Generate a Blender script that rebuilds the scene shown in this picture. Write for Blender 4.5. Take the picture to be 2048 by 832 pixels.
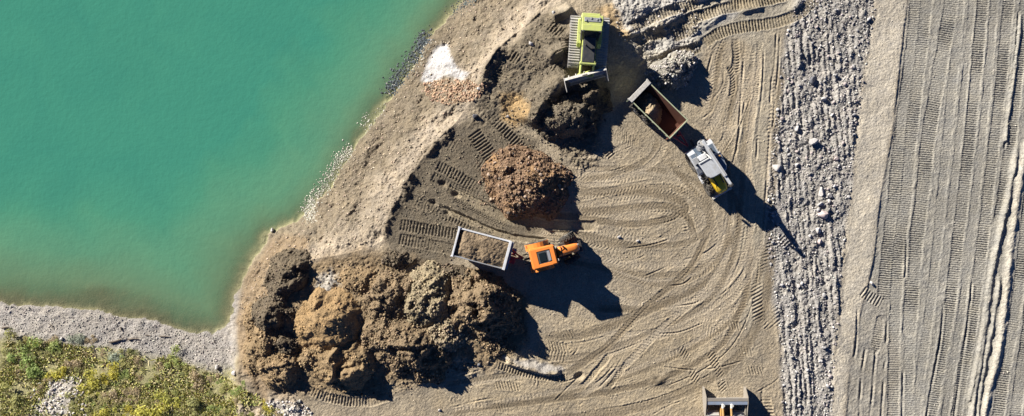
import bpy, bmesh, math, random
import numpy as np
from mathutils import Matrix, Vector

for o in list(bpy.data.objects):
    bpy.data.objects.remove(o, do_unlink=True)
scene = bpy.context.scene
COL = scene.collection
R = math.radians
random.seed(7)
rng = np.random.default_rng(7)

# ---------------------------------------------------------------- camera, sky, sun, exposure
CAM_H = 57.6            # metres above the working floor
PPM = 24.0              # photograph pixels per metre on the working floor
cam_d = bpy.data.cameras.new('camera')
cam_d.sensor_width = 36.0
cam_d.lens = 36.0 * CAM_H / (2048 / PPM)
cam_d.clip_start = 0.5
cam_d.clip_end = 2000.0
cam = bpy.data.objects.new('camera', cam_d)
COL.objects.link(cam)
cam.location = (0, 0, CAM_H)
cam.rotation_euler = (0, 0, 0)
scene.camera = cam

SUN_EL = R(21.5)
SX, SY = 0.777, -0.629      # the way the shadows fall on the ground
world = bpy.data.worlds.new('World')
scene.world = world
world.use_nodes = True
wn = world.node_tree
sky = wn.nodes.new('ShaderNodeTexSky')
sky.sky_type = 'NISHITA'
sky.sun_disc = False
sky.sun_elevation = SUN_EL
sky.sun_rotation = math.atan2(-SX, -SY)
sky.altitude = 2000
sky.air_density = 0.42
sky.dust_density = 0.0
sky.ozone_density = 10.0
bg = wn.nodes['Background']
bg.inputs['Strength'].default_value = 0.05
wn.links.new(sky.outputs[0], bg.inputs['Color'])

sun_d = bpy.data.lights.new('sun', 'SUN')
sun_d.energy = 5.0
sun_d.angle = R(0.5)
sun_d.color = (1.0, 0.95, 0.88)
sun = bpy.data.objects.new('sun', sun_d)
COL.objects.link(sun)
sun.location = (-40, 32, 60)
sun.rotation_euler = Vector((SX * math.cos(SUN_EL), SY * math.cos(SUN_EL), -math.sin(SUN_EL))).to_track_quat('-Z', 'Y').to_euler()

scene.view_settings.view_transform = 'Standard'
scene.view_settings.look = 'None'
scene.view_settings.exposure = 1.12
scene.view_settings.gamma = 1.0
scene.view_settings.use_curve_mapping = False
scene.render.resolution_x = 1024
scene.render.resolution_y = 416

# ---------------------------------------------------------------- helpers
def W(px, py, z=0.0):
    """photograph pixel -> point of the place at height z"""
    k = (CAM_H - z) / CAM_H / PPM
    return ((px - 1024.0) * k, -(py - 416.0) * k)

def WP(pts, z=0.0):
    return np.array([W(p[0], p[1], z) for p in pts], dtype=np.float64)

def ss(a, b, x):
    t = np.clip((x - a) / (b - a + 1e-12), 0, 1)
    return t * t * (3 - 2 * t)

def _hash(ix, iy, seed):
    with np.errstate(over='ignore'):
        h = ix.astype(np.uint32) * np.uint32(374761393) + iy.astype(np.uint32) * np.uint32(668265263) + np.uint32((seed * 2246822519) % 4294967296)
        h = (h ^ (h >> np.uint32(13))) * np.uint32(1274126177)
        h = h ^ (h >> np.uint32(16))
    return h.astype(np.float64) / 4294967295.0

def noise(x, y, seed=0):
    fx = np.floor(x); fy = np.floor(y)
    ix = fx.astype(np.int64); iy = fy.astype(np.int64)
    u = x - fx; v = y - fy
    u = u * u * u * (u * (u * 6 - 15) + 10); v = v * v * v * (v * (v * 6 - 15) + 10)
    a = _hash(ix, iy, seed); b = _hash(ix + 1, iy, seed)
    c = _hash(ix, iy + 1, seed); d = _hash(ix + 1, iy + 1, seed)
    return ((a * (1 - u) + b * u) * (1 - v) + (c * (1 - u) + d * u) * v) * 2 - 1

def fbm(x, y, octv=4, seed=0, gain=0.5):
    s = 0; a = 1.0; n = 0
    for i in range(octv):
        s = s + a * noise(x * 2 ** i + 17.3 * i, y * 2 ** i - 9.1 * i, seed + i)
        n += a; a *= gain
    return s / n

def clods(x, y, seed=0, rad=0.62):
    """rounded lumps packed side by side, 0..1"""
    x, y = x + 0.45 * noise(x * 0.9, y * 0.9, seed + 31) + 0.2 * noise(x * 2.3, y * 2.3, seed + 33), y + 0.45 * noise(x * 0.9 + 7, y * 0.9, seed + 32) + 0.2 * noise(x * 2.3 + 5, y * 2.3, seed + 34)
    fx = np.floor(x); fy = np.floor(y)
    best = np.zeros_like(x)
    for dx in (-1, 0, 1):
        for dy in (-1, 0, 1):
            ix = (fx + dx).astype(np.int64); iy = (fy + dy).astype(np.int64)
            jx = fx + dx + _hash(ix, iy, seed); jy = fy + dy + _hash(ix, iy, seed + 5)
            rr = rad * (0.45 + 0.75 * _hash(ix, iy, seed + 9))
            q = np.clip(1 - ((x - jx) ** 2 + (y - jy) ** 2) / rr ** 2, 0, 1)
            best = np.maximum(best, np.sqrt(q) * rr)
    return best

def smooth_line(pts, n=8):
    """Catmull-Rom through the points"""
    P = np.asarray(pts, dtype=np.float64)
    if len(P) < 3:
        t = np.linspace(0, 1, n + 1)[:, None]
        return P[0] * (1 - t) + P[1] * t
    Q = np.vstack([2 * P[0] - P[1], P, 2 * P[-1] - P[-2]])
    out = []
    for i in range(1, len(Q) - 2):
        p0, p1, p2, p3 = Q[i - 1], Q[i], Q[i + 1], Q[i + 2]
        for t in np.linspace(0, 1, n, endpoint=False):
            out.append(0.5 * ((2 * p1) + (-p0 + p2) * t + (2 * p0 - 5 * p1 + 4 * p2 - p3) * t * t + (-p0 + 3 * p1 - 3 * p2 + p3) * t ** 3))
    out.append(Q[-2])
    return np.array(out)

def near_line(x, y, P):
    """distance, signed side distance and arc length to a polyline"""
    best = np.full(x.shape, 1e9); side = np.zeros_like(x); arc = np.zeros_like(x)
    s0 = 0.0
    for i in range(len(P) - 1):
        ax, ay = P[i]; bx, by = P[i + 1]
        dx, dy = bx - ax, by - ay
        L = math.hypot(dx, dy)
        if L < 1e-9: continue
        t = ((x - ax) * dx + (y - ay) * dy) / (L * L)
        tc = np.clip(t, 0, 1)
        d = np.hypot(x - ax - tc * dx, y - ay - tc * dy)
        m = d < best
        best = np.where(m, d, best)
        side = np.where(m, ((x - ax) * -dy + (y - ay) * dx) / L, side)
        arc = np.where(m, s0 + tc * L, arc)
        s0 += L
    return best, side, arc, s0

def inside(x, y, P):
    c = np.zeros(x.shape, dtype=bool)
    n = len(P)
    for i in range(n):
        ax, ay = P[i]; bx, by = P[(i + 1) % n]
        if ay == by: continue
        m = ((ay > y) != (by > y)) & (x < (bx - ax) * (y - ay) / (by - ay) + ax)
        c ^= m
    return c

# ---------------------------------------------------------------- materials
def nodes_of(name):
    m = bpy.data.materials.new(name); m.use_nodes = True
    nt = m.node_tree
    return m, nt, nt.nodes['Principled BSDF']

def ramp(nt, stops):
    r = nt.nodes.new('ShaderNodeValToRGB')
    el = r.color_ramp.elements
    while len(el) < len(stops): el.new(0.5)
    for e, (p, c) in zip(el, stops):
        e.position = p; e.color = (*c, 1) if len(c) == 3 else c
    return r

def earth_mat(name, bump_a=0.085, bump_b=0.02, var=0.34, rough=0.95):
    """earth coloured by the soil colour stored on the mesh, with grain and fine relief"""
    m, nt, b = nodes_of(name)
    at = nt.nodes.new('ShaderNodeAttribute'); at.attribute_name = 'soil'
    tc = nt.nodes.new('ShaderNodeTexCoord')
    n1 = nt.nodes.new('ShaderNodeTexNoise'); n1.inputs['Scale'].default_value = 8.0; n1.inputs['Detail'].default_value = 10; n1.inputs['Roughness'].default_value = 0.75
    nt.links.new(tc.outputs['Object'], n1.inputs['Vector'])
    n2 = nt.nodes.new('ShaderNodeTexNoise'); n2.inputs['Scale'].default_value = 0.9; n2.inputs['Detail'].default_value = 6; n2.inputs['Roughness'].default_value = 0.65
    nt.links.new(tc.outputs['Object'], n2.inputs['Vector'])
    r1 = ramp(nt, [(0.25, (1 - var * 1.5,) * 3), (0.5, (1, 1, 1)), (0.78, (1 + var * 1.6,) * 3)])
    nt.links.new(n1.outputs['Fac'], r1.inputs['Fac'])
    r2 = ramp(nt, [(0.3, (0.84, 0.86, 0.9)), (0.7, (1.14, 1.12, 1.07))])
    nt.links.new(n2.outputs['Fac'], r2.inputs['Fac'])
    mx = nt.nodes.new('ShaderNodeMix'); mx.data_type = 'RGBA'; mx.blend_type = 'MULTIPLY'; mx.inputs['Factor'].default_value = 1
    nt.links.new(at.outputs['Color'], mx.inputs[6]); nt.links.new(r1.outputs[0], mx.inputs[7])
    my = nt.nodes.new('ShaderNodeMix'); my.data_type = 'RGBA'; my.blend_type = 'MULTIPLY'; my.inputs['Factor'].default_value = 1
    nt.links.new(mx.outputs[2], my.inputs[6]); nt.links.new(r2.outputs[0], my.inputs[7])
    nt.links.new(my.outputs[2], b.inputs['Base Color'])
    b.inputs['Roughness'].default_value = rough
    b.inputs['Specular IOR Level'].default_value = 0.12
    n3 = nt.nodes.new('ShaderNodeTexNoise'); n3.inputs['Scale'].default_value = 6.0; n3.inputs['Detail'].default_value = 8; n3.inputs['Roughness'].default_value = 0.7
    nt.links.new(tc.outputs['Object'], n3.inputs['Vector'])
    bp = nt.nodes.new('ShaderNodeBump'); bp.inputs['Distance'].default_value = bump_a; bp.inputs['Strength'].default_value = 1.0
    nt.links.new(n3.outputs['Fac'], bp.inputs['Height'])
    vo = nt.nodes.new('ShaderNodeTexVoronoi'); vo.inputs['Scale'].default_value = 6.0
    nt.links.new(tc.outputs['Object'], vo.inputs['Vector'])
    bq = nt.nodes.new('ShaderNodeBump'); bq.inputs['Distance'].default_value = bump_b; bq.invert = True
    nt.links.new(vo.outputs['Distance'], bq.inputs['Height']); nt.links.new(bp.outputs[0], bq.inputs['Normal'])
    nt.links.new(bq.outputs[0], b.inputs['Normal'])
    return m

def stone_mat(name, tint=None, rough=0.9, var=0.3):
    m, nt, b = nodes_of(name)
    tc = nt.nodes.new('ShaderNodeTexCoord')
    n1 = nt.nodes.new('ShaderNodeTexNoise'); n1.inputs['Scale'].default_value = 6; n1.inputs['Detail'].default_value = 6; n1.inputs['Roughness'].default_value = 0.7
    nt.links.new(tc.outputs['Object'], n1.inputs['Vector'])
    r1 = ramp(nt, [(0.3, (1 - var,) * 3), (0.7, (1 + var,) * 3)])
    nt.links.new(n1.outputs['Fac'], r1.inputs['Fac'])
    mx = nt.nodes.new('ShaderNodeMix'); mx.data_type = 'RGBA'; mx.blend_type = 'MULTIPLY'; mx.inputs['Factor'].default_value = 1
    if tint is None:
        at = nt.nodes.new('ShaderNodeAttribute'); at.attribute_name = 'soil'
        nt.links.new(at.outputs['Color'], mx.inputs[6])
    else:
        mx.inputs[6].default_value = (*tint, 1)
    nt.links.new(r1.outputs[0], mx.inputs[7])
    nt.links.new(mx.outputs[2], b.inputs['Base Color'])
    b.inputs['Roughness'].default_value = rough
    b.inputs['Specular IOR Level'].default_value = 0.2
    bp = nt.nodes.new('ShaderNodeBump'); bp.inputs['Distance'].default_value = 0.03
    nt.links.new(n1.outputs['Fac'], bp.inputs['Height']); nt.links.new(bp.outputs[0], b.inputs['Normal'])
    return m

def paint_mat(name, col, rough=0.4, metal=0.0, dirt=0.35, dirt_col=(0.24, 0.2, 0.14), scale=3.0):
    """painted or bare metal with dust settled over it in patches"""
    m, nt, b = nodes_of(name)
    tc = nt.nodes.new('ShaderNodeTexCoord')
    n1 = nt.nodes.new('ShaderNodeTexNoise'); n1.inputs['Scale'].default_value = scale; n1.inputs['Detail'].default_value = 8; n1.inputs['Roughness'].default_value = 0.7
    nt.links.new(tc.outputs['Object'], n1.inputs['Vector'])
    r1 = ramp(nt, [(0.42, (0, 0, 0)), (0.75, (dirt,) * 3)])
    nt.links.new(n1.outputs['Fac'], r1.inputs['Fac'])
    mx = nt.nodes.new('ShaderNodeMix'); mx.data_type = 'RGBA'
    nt.links.new(r1.outputs[0], mx.inputs['Factor'])
    mx.inputs[6].default_value = (*col, 1); mx.inputs[7].default_value = (*dirt_col, 1)
    nt.links.new(mx.outputs[2], b.inputs['Base Color'])
    rr = nt.nodes.new('ShaderNodeMapRange'); rr.inputs[3].default_value = rough; rr.inputs[4].default_value = min(1, rough + 0.4)
    nt.links.new(r1.outputs[0], rr.inputs[0]); nt.links.new(rr.outputs[0], b.inputs['Roughness'])
    b.inputs['Metallic'].default_value = metal
    return m

def glass_mat(name, col=(0.02, 0.03, 0.035)):
    m, nt, b = nodes_of(name)
    b.inputs['Base Color'].default_value = (*col, 1)
    b.inputs['Roughness'].default_value = 0.08
    b.inputs['Transmission Weight'].default_value = 0.35
    b.inputs['IOR'].default_value = 1.45
    n1 = nt.nodes.new('ShaderNodeTexNoise'); n1.inputs['Scale'].default_value = 12
    mr = nt.nodes.new('ShaderNodeMapRange'); mr.inputs[3].default_value = 0.05; mr.inputs[4].default_value = 0.3
    nt.links.new(n1.outputs['Fac'], mr.inputs[0]); nt.links.new(mr.outputs[0], b.inputs['Roughness'])
    return m

MAT = {}
MAT['ground'] = earth_mat('earth')
MAT['heap'] = earth_mat('heaped_earth', 0.13, 0.05, 0.36)
MAT['stone'] = stone_mat('stones')
MAT['lime'] = paint_mat('lime_paint', (0.55, 0.61, 0.16), 0.5, dirt=0.6, dirt_col=(0.38, 0.36, 0.22), scale=4)
MAT['orange'] = paint_mat('orange_paint', (0.86, 0.26, 0.05), 0.3, dirt=0.12, dirt_col=(0.45, 0.3, 0.16))
MAT['yellow'] = paint_mat('yellow_paint', (0.80, 0.52, 0.015), 0.35, dirt=0.3)
MAT['amber'] = paint_mat('amber_paint', (0.50, 0.28, 0.08), 0.5, dirt=0.7)
MAT['white'] = paint_mat('white_paint', (0.68, 0.69, 0.70), 0.4, dirt=0.45)
MAT['dusty'] = paint_mat('dusty_blade_steel', (0.29, 0.26, 0.22), 0.65, 0.1, dirt=0.9, scale=4)
MAT['panel'] = paint_mat('light_grey_panel', (0.47, 0.49, 0.51), 0.45, dirt=0.5)
MAT['offwhite'] = paint_mat('worn_white_paint', (0.56, 0.54, 0.49), 0.55, dirt=0.9, scale=5)
MAT['dark'] = paint_mat('dark_metal', (0.03, 0.03, 0.032), 0.5, dirt=0.5)
MAT['grey'] = paint_mat('grey_metal', (0.30, 0.31, 0.32), 0.45, dirt=0.45)
MAT['charcoal'] = paint_mat('charcoal_cover', (0.06, 0.065, 0.07), 0.32, dirt=0.35)
MAT['steel'] = paint_mat('worn_steel', (0.42, 0.41, 0.39), 0.5, 0.3, dirt=0.55, scale=6)
MAT['shoe'] = paint_mat('track_shoe_steel', (0.50, 0.48, 0.45), 0.5, 0.1, dirt=0.6, dirt_col=(0.36, 0.31, 0.24), scale=7)
MAT['rubber'] = paint_mat('tyre_rubber', (0.025, 0.025, 0.026), 0.85, dirt=0.75, scale=6)
MAT['rust'] = paint_mat('rusty_bin_steel', (0.10, 0.038, 0.022), 0.75, dirt=0.4, dirt_col=(0.16, 0.08, 0.05), scale=2)
MAT['palegreen'] = paint_mat('pale_green_rim', (0.40, 0.46, 0.28), 0.55, dirt=0.9, dirt_col=(0.40, 0.34, 0.25), scale=4)
MAT['red'] = paint_mat('red_paint', (0.38, 0.03, 0.04), 0.45, dirt=0.4)
MAT['blue'] = paint_mat('slate_blue_paint', (0.22, 0.27, 0.36), 0.45, dirt=0.6)
MAT['slate'] = paint_mat('slate_grey_panel', (0.12, 0.16, 0.21), 0.35, dirt=0.3)  # painted shade for the crane tractor's roof, deck and fenders
MAT['boom'] = paint_mat('pale_grey_paint', (0.42, 0.44, 0.46), 0.45, dirt=0.4)
MAT['glass'] = glass_mat('cab_glass')
MAT['lamp'] = paint_mat('lamp_lens', (0.62, 0.60, 0.54), 0.2, dirt=0.2)

# ---------------------------------------------------------------- object helpers
def tag(o, label=None, cat=None, group=None, kind=None):
    if label: o['label'] = label
    if cat: o['category'] = cat
    if group: o['group'] = group
    if kind: o['kind'] = kind
    return o

def link(name, me, mat=None, parent=None, loc=None, rot=None, scale=None):
    o = bpy.data.objects.new(name, me)
    COL.objects.link(o)
    if mat is not None and len(me.materials) == 0: me.materials.append(mat)
    if parent: o.parent = parent
    if loc is not None: o.location = loc
    if rot is not None: o.rotation_euler = rot
    if scale is not None: o.scale = scale
    return o

def empty(name, loc, rz=0.0, rx=0.0, ry=0.0):
    o = bpy.data.objects.new(name, None); COL.objects.link(o)
    o.location = loc; o.rotation_euler = (rx, ry, rz); o.empty_display_size = 0.3
    return o

def raw_mesh(name, V, F, cols=None, smooth=False):
    """V (n,3) array, F (m,3|4) array"""
    me = bpy.data.meshes.new(name)
    V = np.asarray(V, dtype=np.float32); F = np.asarray(F, dtype=np.int32)
    k = F.shape[1]
    me.vertices.add(len(V)); me.vertices.foreach_set('co', V.ravel())
    me.loops.add(F.size); me.loops.foreach_set('vertex_index', F.ravel())
    me.polygons.add(len(F)); me.polygons.foreach_set('loop_start', np.arange(0, F.size, k, dtype=np.int32))
    try: me.polygons.foreach_set('loop_total', np.full(len(F), k, dtype=np.int32))
    except Exception: pass
    if smooth: me.polygons.foreach_set('use_smooth', np.ones(len(F), dtype=bool))
    if cols is not None:
        a = me.color_attributes.new('soil', 'FLOAT_COLOR', 'POINT')
        c = np.ones((len(V), 4), dtype=np.float32); c[:, :3] = cols
        a.data.foreach_set('color', c.ravel())
    me.update(calc_edges=True)
    return me

# ================================================================ THE GROUND
WATER_Z = -3.0
def axis(fine, coarse_lo, coarse_hi):
    a = list(fine)
    s = a[1] - a[0]; v = a[0]
    while v > coarse_lo: s *= 1.35; v -= s; a.insert(0, v)
    s = a[-1] - a[-2]; v = a[-1]
    while v < coarse_hi: s *= 1.35; v += s; a.append(v)
    return np.array(a)
xs = axis(np.concatenate([np.arange(-47, -26, 0.15), np.arange(-26, 45.5, 0.068)]), -300, 300)
ys = axis(np.arange(-19.5, 19.5, 0.053), -300, 300)
NX, NY = len(xs), len(ys)
X, Y = np.meshgrid(xs, ys)

shore_px = [(985, -60), (930, 0), (893, 40), (862, 75), (838, 115), (805, 165), (762, 220), (722, 280), (692, 330), (655, 380), (618, 425),
            (580, 448), (540, 470), (508, 510), (486, 555), (470, 600), (458, 645), (435, 668), (400, 668), (345, 655), (280, 637),
            (200, 623), (100, 615), (0, 607), (-120, 600)]
shore = WP(shore_px, WATER_Z)
shore_d, _, _, _ = near_line(X, Y, shore)
far_poly = np.vstack([[W(1010, -60, -3)[0] + 90, 300], shore, [-300, shore[-1][1] - 10], [-300, 300]])
in_water = inside(X, Y, far_poly)
sd = np.where(in_water, -shore_d, shore_d)          # + on land
rag = np.exp(-(sd / 2.2) ** 2)
sd = sd + rag * (0.42 * fbm(X * 0.55, Y * 0.55, 4, 2, 0.6) + 0.12 * noise(X * 2.7, Y * 2.7, 8))
in_water = sd < 0
shore_d = np.abs(sd)

crest_px = [(1190, -90), (1105, 0), (1062, 45), (1008, 90), (972, 140), (955, 185), (905, 250), (860, 295), (828, 340), (800, 395), (775, 440), (765, 480),
            (700, 505), (640, 515), (590, 530), (560, 570), (545, 620), (535, 700), (560, 760), (620, 840), (660, 930)]
crest = smooth_line(WP(crest_px, 0), 5)
crest_d, _, _, _ = near_line(X, Y, crest)
top_poly = np.vstack([crest, [[W(660, 0)[0], -300], [300, -300], [300, 300], [W(1190, 0)[0] + 80, 300]]])
on_top = inside(X, Y, top_poly)

wob = fbm(X * 0.35, Y * 0.35, 4, 3)
t = sd / (sd + crest_d + 1e-6)
t = np.clip(t, 0, 1)
slope_z = WATER_Z + 3.0 * (0.75 * t + 0.25 * ss(0, 1, t))
B = np.where(on_top, 0.0, slope_z)
# gentle beach and scrub bank, lower left
beach_w = ss(W(470, 0)[0], W(430, 0)[0], X + 0.6 * wob) * ss(W(0, 560, -3)[1], W(0, 600, -3)[1], Y)
beach_z = WATER_Z + 0.16 * sd - 0.0 + 0.10 * np.clip(sd - 3.5, 0, 6)
beach_z = np.minimum(beach_z, -1.1)
B = B * (1 - beach_w) + beach_z * beach_w
# lake bed
bed = WATER_Z - 0.62 * (-sd) ** 1.0 * (1 + 0.25 * wob)
bed = np.maximum(bed, -9)
shelf = WATER_Z - 0.14 * (-sd)
near_beach = ss(W(620, 0)[0], W(330, 0)[0], X) * ss(W(0, 300)[1], W(0, 560)[1], Y)
bed = bed * (1 - 0.68 * near_beach) + shelf * 0.68 * near_beach
wx0, wy0 = W(215, 590, -3.5)
weed = np.exp(-(((X - wx0) / 2.6) ** 2 + ((Y - wy0) / 0.9) ** 2) ** 1.2) * (0.7 + 0.5 * fbm(X * 0.8, Y * 0.8, 4, 7))
bed = bed + np.clip(weed, 0, 1) * (np.minimum(-3.2, bed + 2.5) - bed) * 0.9
B = np.where(in_water, bed, B)
M = np.zeros_like(B)            # small relief, overwritten by tracks
onland = ss(-0.3, 0.6, sd)

def sub(pts, margin):
    x0, y0 = pts.min(0) - margin; x1, y1 = pts.max(0) + margin
    i0, i1 = np.searchsorted(xs, [x0, x1]); j0, j1 = np.searchsorted(ys, [y0, y1])
    return (slice(max(j0, 0), min(j1, NY)), slice(max(i0, 0), min(i1, NX)))

def region(pts_px, feather=0.6, wobble=0.8, z=0.0, seed=1, freq=0.5):
    """soft-edged mask of an area outlined in the photograph"""
    P = WP(pts_px, z)
    s = sub(P, feather + wobble + 0.5)
    x, y = X[s], Y[s]
    d, _, _, _ = near_line(x, y, np.vstack([P, P[:1]]))
    d = np.where(inside(x, y, P), d, -d) + wobble * fbm(x * freq, y * freq, 4, seed)
    return s, ss(-feather, feather, d)

def raise_bank(line_px, h, back, front, z=0.0, taper=1.2, rough=0.25, seed=3, hs=None):
    """a bank along a line: long gentle side to the left of the line, steep side to the right"""
    P = smooth_line(WP(line_px, z), 6)
    s = sub(P, max(back, front) + 0.6)
    x, y = X[s], Y[s]
    d, side, arc, L = near_line(x, y, P)
    side = side + rough * fbm(x * 1.1, y * 1.1, 3, seed)
    sg = np.where(side >= 0, d, -d)
    prof = np.where(sg >= 0, 1 - ss(0, back, sg), 1 - np.clip(-sg / front, 0, 1))
    if hs is not None: prof = prof * np.interp(arc / L, np.linspace(0, 1, len(hs)), hs)
    prof = prof * (ss(0, taper, arc) * ss(0, taper, L - arc) if taper > 0 else 1)
    B[s] += h * prof

def mound(px, py, ax, ay, rot, h, rough=0.2, seed=1, power=1.4, z=0.0):
    cx, cy = W(px, py, z)
    r = max(ax, ay) * 1.3
    s = sub(np.array([[cx - r, cy - r], [cx + r, cy + r]]), 0)
    x, y = X[s] - cx, Y[s] - cy
    c, sn = math.cos(rot), math.sin(rot)
    u = (x * c + y * sn) / ax; v = (-x * sn + y * c) / ay
    q = np.sqrt(u * u + v * v) + rough * fbm(X[s] * 0.9, Y[s] * 0.9, 4, seed)
    q = np.abs(q)
    B[s] += h * np.clip(1 - q ** power, 0, 1) if h > 0 else h * np.clip(1 - np.abs(q) ** power, 0, 1)

# ---- soil colours
C = np.zeros((NY, NX, 3))
C[:] = (0.345, 0.287, 0.204)
def tint(pts_px, col, feather=0.6, wobble=0.8, k=1.0, z=0.0, seed=1, freq=0.5):
    s, m = region(pts_px, feather, wobble, z, seed, freq)
    m = (m * k)[..., None]
    C[s] = C[s] * (1 - m) + np.array(col) * m

# slope to the lake: pale dry earth, palest along the crest
sl = (~on_top) & (~in_water)
slope_m = np.where(on_top, 1 - ss(0, 0.8, crest_d), ss(-0.2, 0.3, sd))
up = ss(0.42, 1.0, t + 0.42 * fbm(X * 0.45, Y * 0.45, 5, 21, 0.6))
sc = np.array([0.20, 0.163, 0.113])[None, None] * (1 - up[..., None]) + np.array([0.35, 0.29, 0.215])[None, None] * up[..., None]
C = C * (1 - slope_m[..., None]) + sc * slope_m[..., None]
wet = ss(0.75, 0.0, sd + 0.35 * fbm(X, Y, 3, 33))[..., None] * (sd > -3)[..., None]
C = C * (1 - 0.55 * wet) + np.array([0.20, 0.165, 0.11]) * 0.55 * wet
bw = beach_w[..., None]
veg_w = ss(2.2, 3.6, sd + 0.9 * wob)[..., None]
bc = np.array([0.38, 0.348, 0.305]) * (1 - veg_w) + np.array([0.29, 0.265, 0.135]) * veg_w
C = C * (1 - bw) + bc * bw
C[in_water] = (0.36, 0.33, 0.20)
lakebed_dark = np.maximum(ss(1.7, 0.5, np.abs(sd + 1.0 + 0.5 * wob)) * near_beach, np.clip(weed * 1.6, 0, 1))[..., None]
C = np.where((in_water)[..., None], C * (1 - 0.75 * lakebed_dark) + np.array([0.055, 0.045, 0.03]) * 0.75 * lakebed_dark, C)

DARK = (0.145, 0.12, 0.085)
tint([(958, 165), (975, 130), (1012, 92), (1062, 48), (1100, 25), (1140, 60), (1150, 160), (1230, 150), (1205, 250), (1195, 330), (1150, 345), (1120, 300), (1090, 265), (1000, 245),
      (955, 215)], DARK, 0.5, 0.7, 0.8, seed=4)
tint([(905, 255), (955, 225), (1010, 250), (1075, 280), (1060, 330), (1020, 430), (1090, 455), (1080, 480), (1020, 470), (910, 520), (860, 545), (775, 505), (768, 450), (800, 395), (828, 340), (862, 296)], DARK, 0.35, 0.35, 0.85, seed=5)
tint([(760, 500), (860, 540), (960, 560), (1050, 600), (1065, 690), (1000, 730), (900, 720), (880, 750), (770, 790), (560, 790), (470, 730), (478, 640), (505, 560), (590, 520)], (0.235, 0.17, 0.098), 0.7, 0.9, 0.9, seed=6)
tint([(1000, 190), (1045, 185), (1060, 230), (1030, 262), (1000, 240)], (0.42, 0.28, 0.13), 0.4, 0.7, 0.8, seed=7)
# grey gravelly bank, top
tint([(1215, -20), (1640, -20), (1580, 50), (1480, 75), (1410, 100), (1400, 190), (1340, 180), (1290, 140), (1250, 70)], (0.33, 0.30, 0.24), 0.6, 0.9, 0.8, seed=8)
tint([(1225, 20), (1240, -10), (1420, -10), (1385, 20), (1330, 50), (1270, 75), (1240, 60)], (0.41, 0.385, 0.345), 0.3, 0.9, 0.9, seed=9, freq=0.9)
tint([(1290, 100), (1380, 55), (1440, 20), (1470, 25), (1400, 70), (1340, 105)], (0.42, 0.40, 0.36), 0.3, 0.6, 0.7, seed=10)
tint([(1195, 20), (1222, 10), (1240, 45), (1250, 80), (1225, 60)], (0.45, 0.32, 0.17), 0.3, 0.5, 0.8, seed=11)
# pale dry lane between loading floor and stones
tint([(1500, 70), (1560, 70), (1560, 300), (1530, 520), (1500, 700), (1480, 520), (1480, 260)], (0.37, 0.325, 0.245), 0.8, 0.6, 0.8, seed=12)
# stone strip, pale bank, grey haul road
STRIP_L = [(1600, -40), (1575, 60), (1560, 160), (1548, 260), (1535, 360), (1528, 440), (1535, 520), (1550, 600), (1560, 680), (1562, 760), (1565, 880)]
STRIP_R = [(1762, -40), (1748, 40), (1738, 110), (1722, 200), (1708, 300), (1702, 380), (1692, 470), (1680, 560), (1674, 650), (1668, 740), (1660, 880)]
tint(STRIP_L + STRIP_R[::-1], (0.335, 0.315, 0.285), 0.35, 0.45, 0.95, seed=13)
BANK_R = [(1822, -40), (1808, 60), (1796, 160), (1786, 260), (1768, 360), (1758, 420), (1750, 500), (1738, 560), (1718, 640), (1700, 740), (1690, 880)]
tint(STRIP_R + BANK_R[::-1], (0.47, 0.42, 0.335), 0.35, 0.4, 1.0, seed=14)
tint(BANK_R + [(2300, 880), (2300, -40)], (0.325, 0.305, 0.258), 0.25, 0.15, 1.0, seed=15)
tint([(1700, 700), (1750, 560), (1800, 700), (1790, 880), (1690, 880)], (0.30, 0.27, 0.22), 0.6, 0.6, 0.6, seed=16)
# white sediment washed down to the water
tint([(872, 92), (897, 82), (902, 110), (918, 138), (942, 152), (930, 168), (890, 158), (862, 172), (843, 160), (850, 120)], (0.47, 0.45, 0.425), 0.2, 0.35, 1.0, z=-2.4, seed=17)
tint([(640, 555), (665, 535), (680, 565), (660, 590), (640, 580)], (0.40, 0.37, 0.32), 0.4, 0.8, 0.85, z=-0.2, seed=18, freq=1.2)
tint([(620, 470), (560, 470), (535, 478), (505, 515), (485, 560), (470, 605), (462, 650), (474, 700), (482, 745), (540, 795), (575, 700), (560, 600), (620, 525)], (0.215, 0.158, 0.098), 0.4, 0.5, 0.9, z=-1.6, seed=25)
tint([(495, 615), (520, 610), (525, 640), (505, 640)], (0.55, 0.49, 0.42), 0.3, 0.4, 0.8, z=-1, seed=19)
tint([(425, 668), (452, 650), (466, 690), (470, 735), (440, 720)], (0.33, 0.30, 0.265), 0.4, 0.5, 0.85, z=-2.5, seed=20)
tint([(90, 770), (150, 760), (140, 840), (70, 840)], (0.47, 0.43, 0.38), 0.4, 0.8, 0.9, z=-1.3, seed=22)
tint([(545, 800), (600, 800), (620, 840), (550, 850)], (0.52, 0.48, 0.43), 0.4, 0.8, 0.9, z=-.8, seed=23)
tint([(1150, 640), (1330, 640), (1470, 700), (1400, 832), (900, 860), (880, 800)], (0.40, 0.325, 0.215), 1.2, 1.2, 0.6, seed=24)

# ---- broad forms of the filled ground
M += onland * (0.05 * fbm(X * 0.8, Y * 0.8, 5, 40, 0.55) + 0.022 * fbm(X * 4.1, Y * 4.1, 3, 41))
slope_rough = np.where(on_top, 0, 1) * onland * (1 - beach_w)
B += slope_rough * ss(0.0, 1.5, sd) * (0.42 * fbm(X * 0.55, Y * 0.55, 5, 42, 0.58) + 0.07 * fbm(X * 2.6, Y * 2.6, 3, 43))
M += slope_rough * (0.05 * clods(X * 3.6, Y * 3.6, 44) + 0.05 * clods(X * 6.1, Y * 6.1, 47) + 0.07 * fbm(X * 2.0, Y * 2.0, 5, 48, 0.62))
M += beach_w * onland * (0.06 * fbm(X * 2.3, Y * 2.3, 3, 45))
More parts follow.
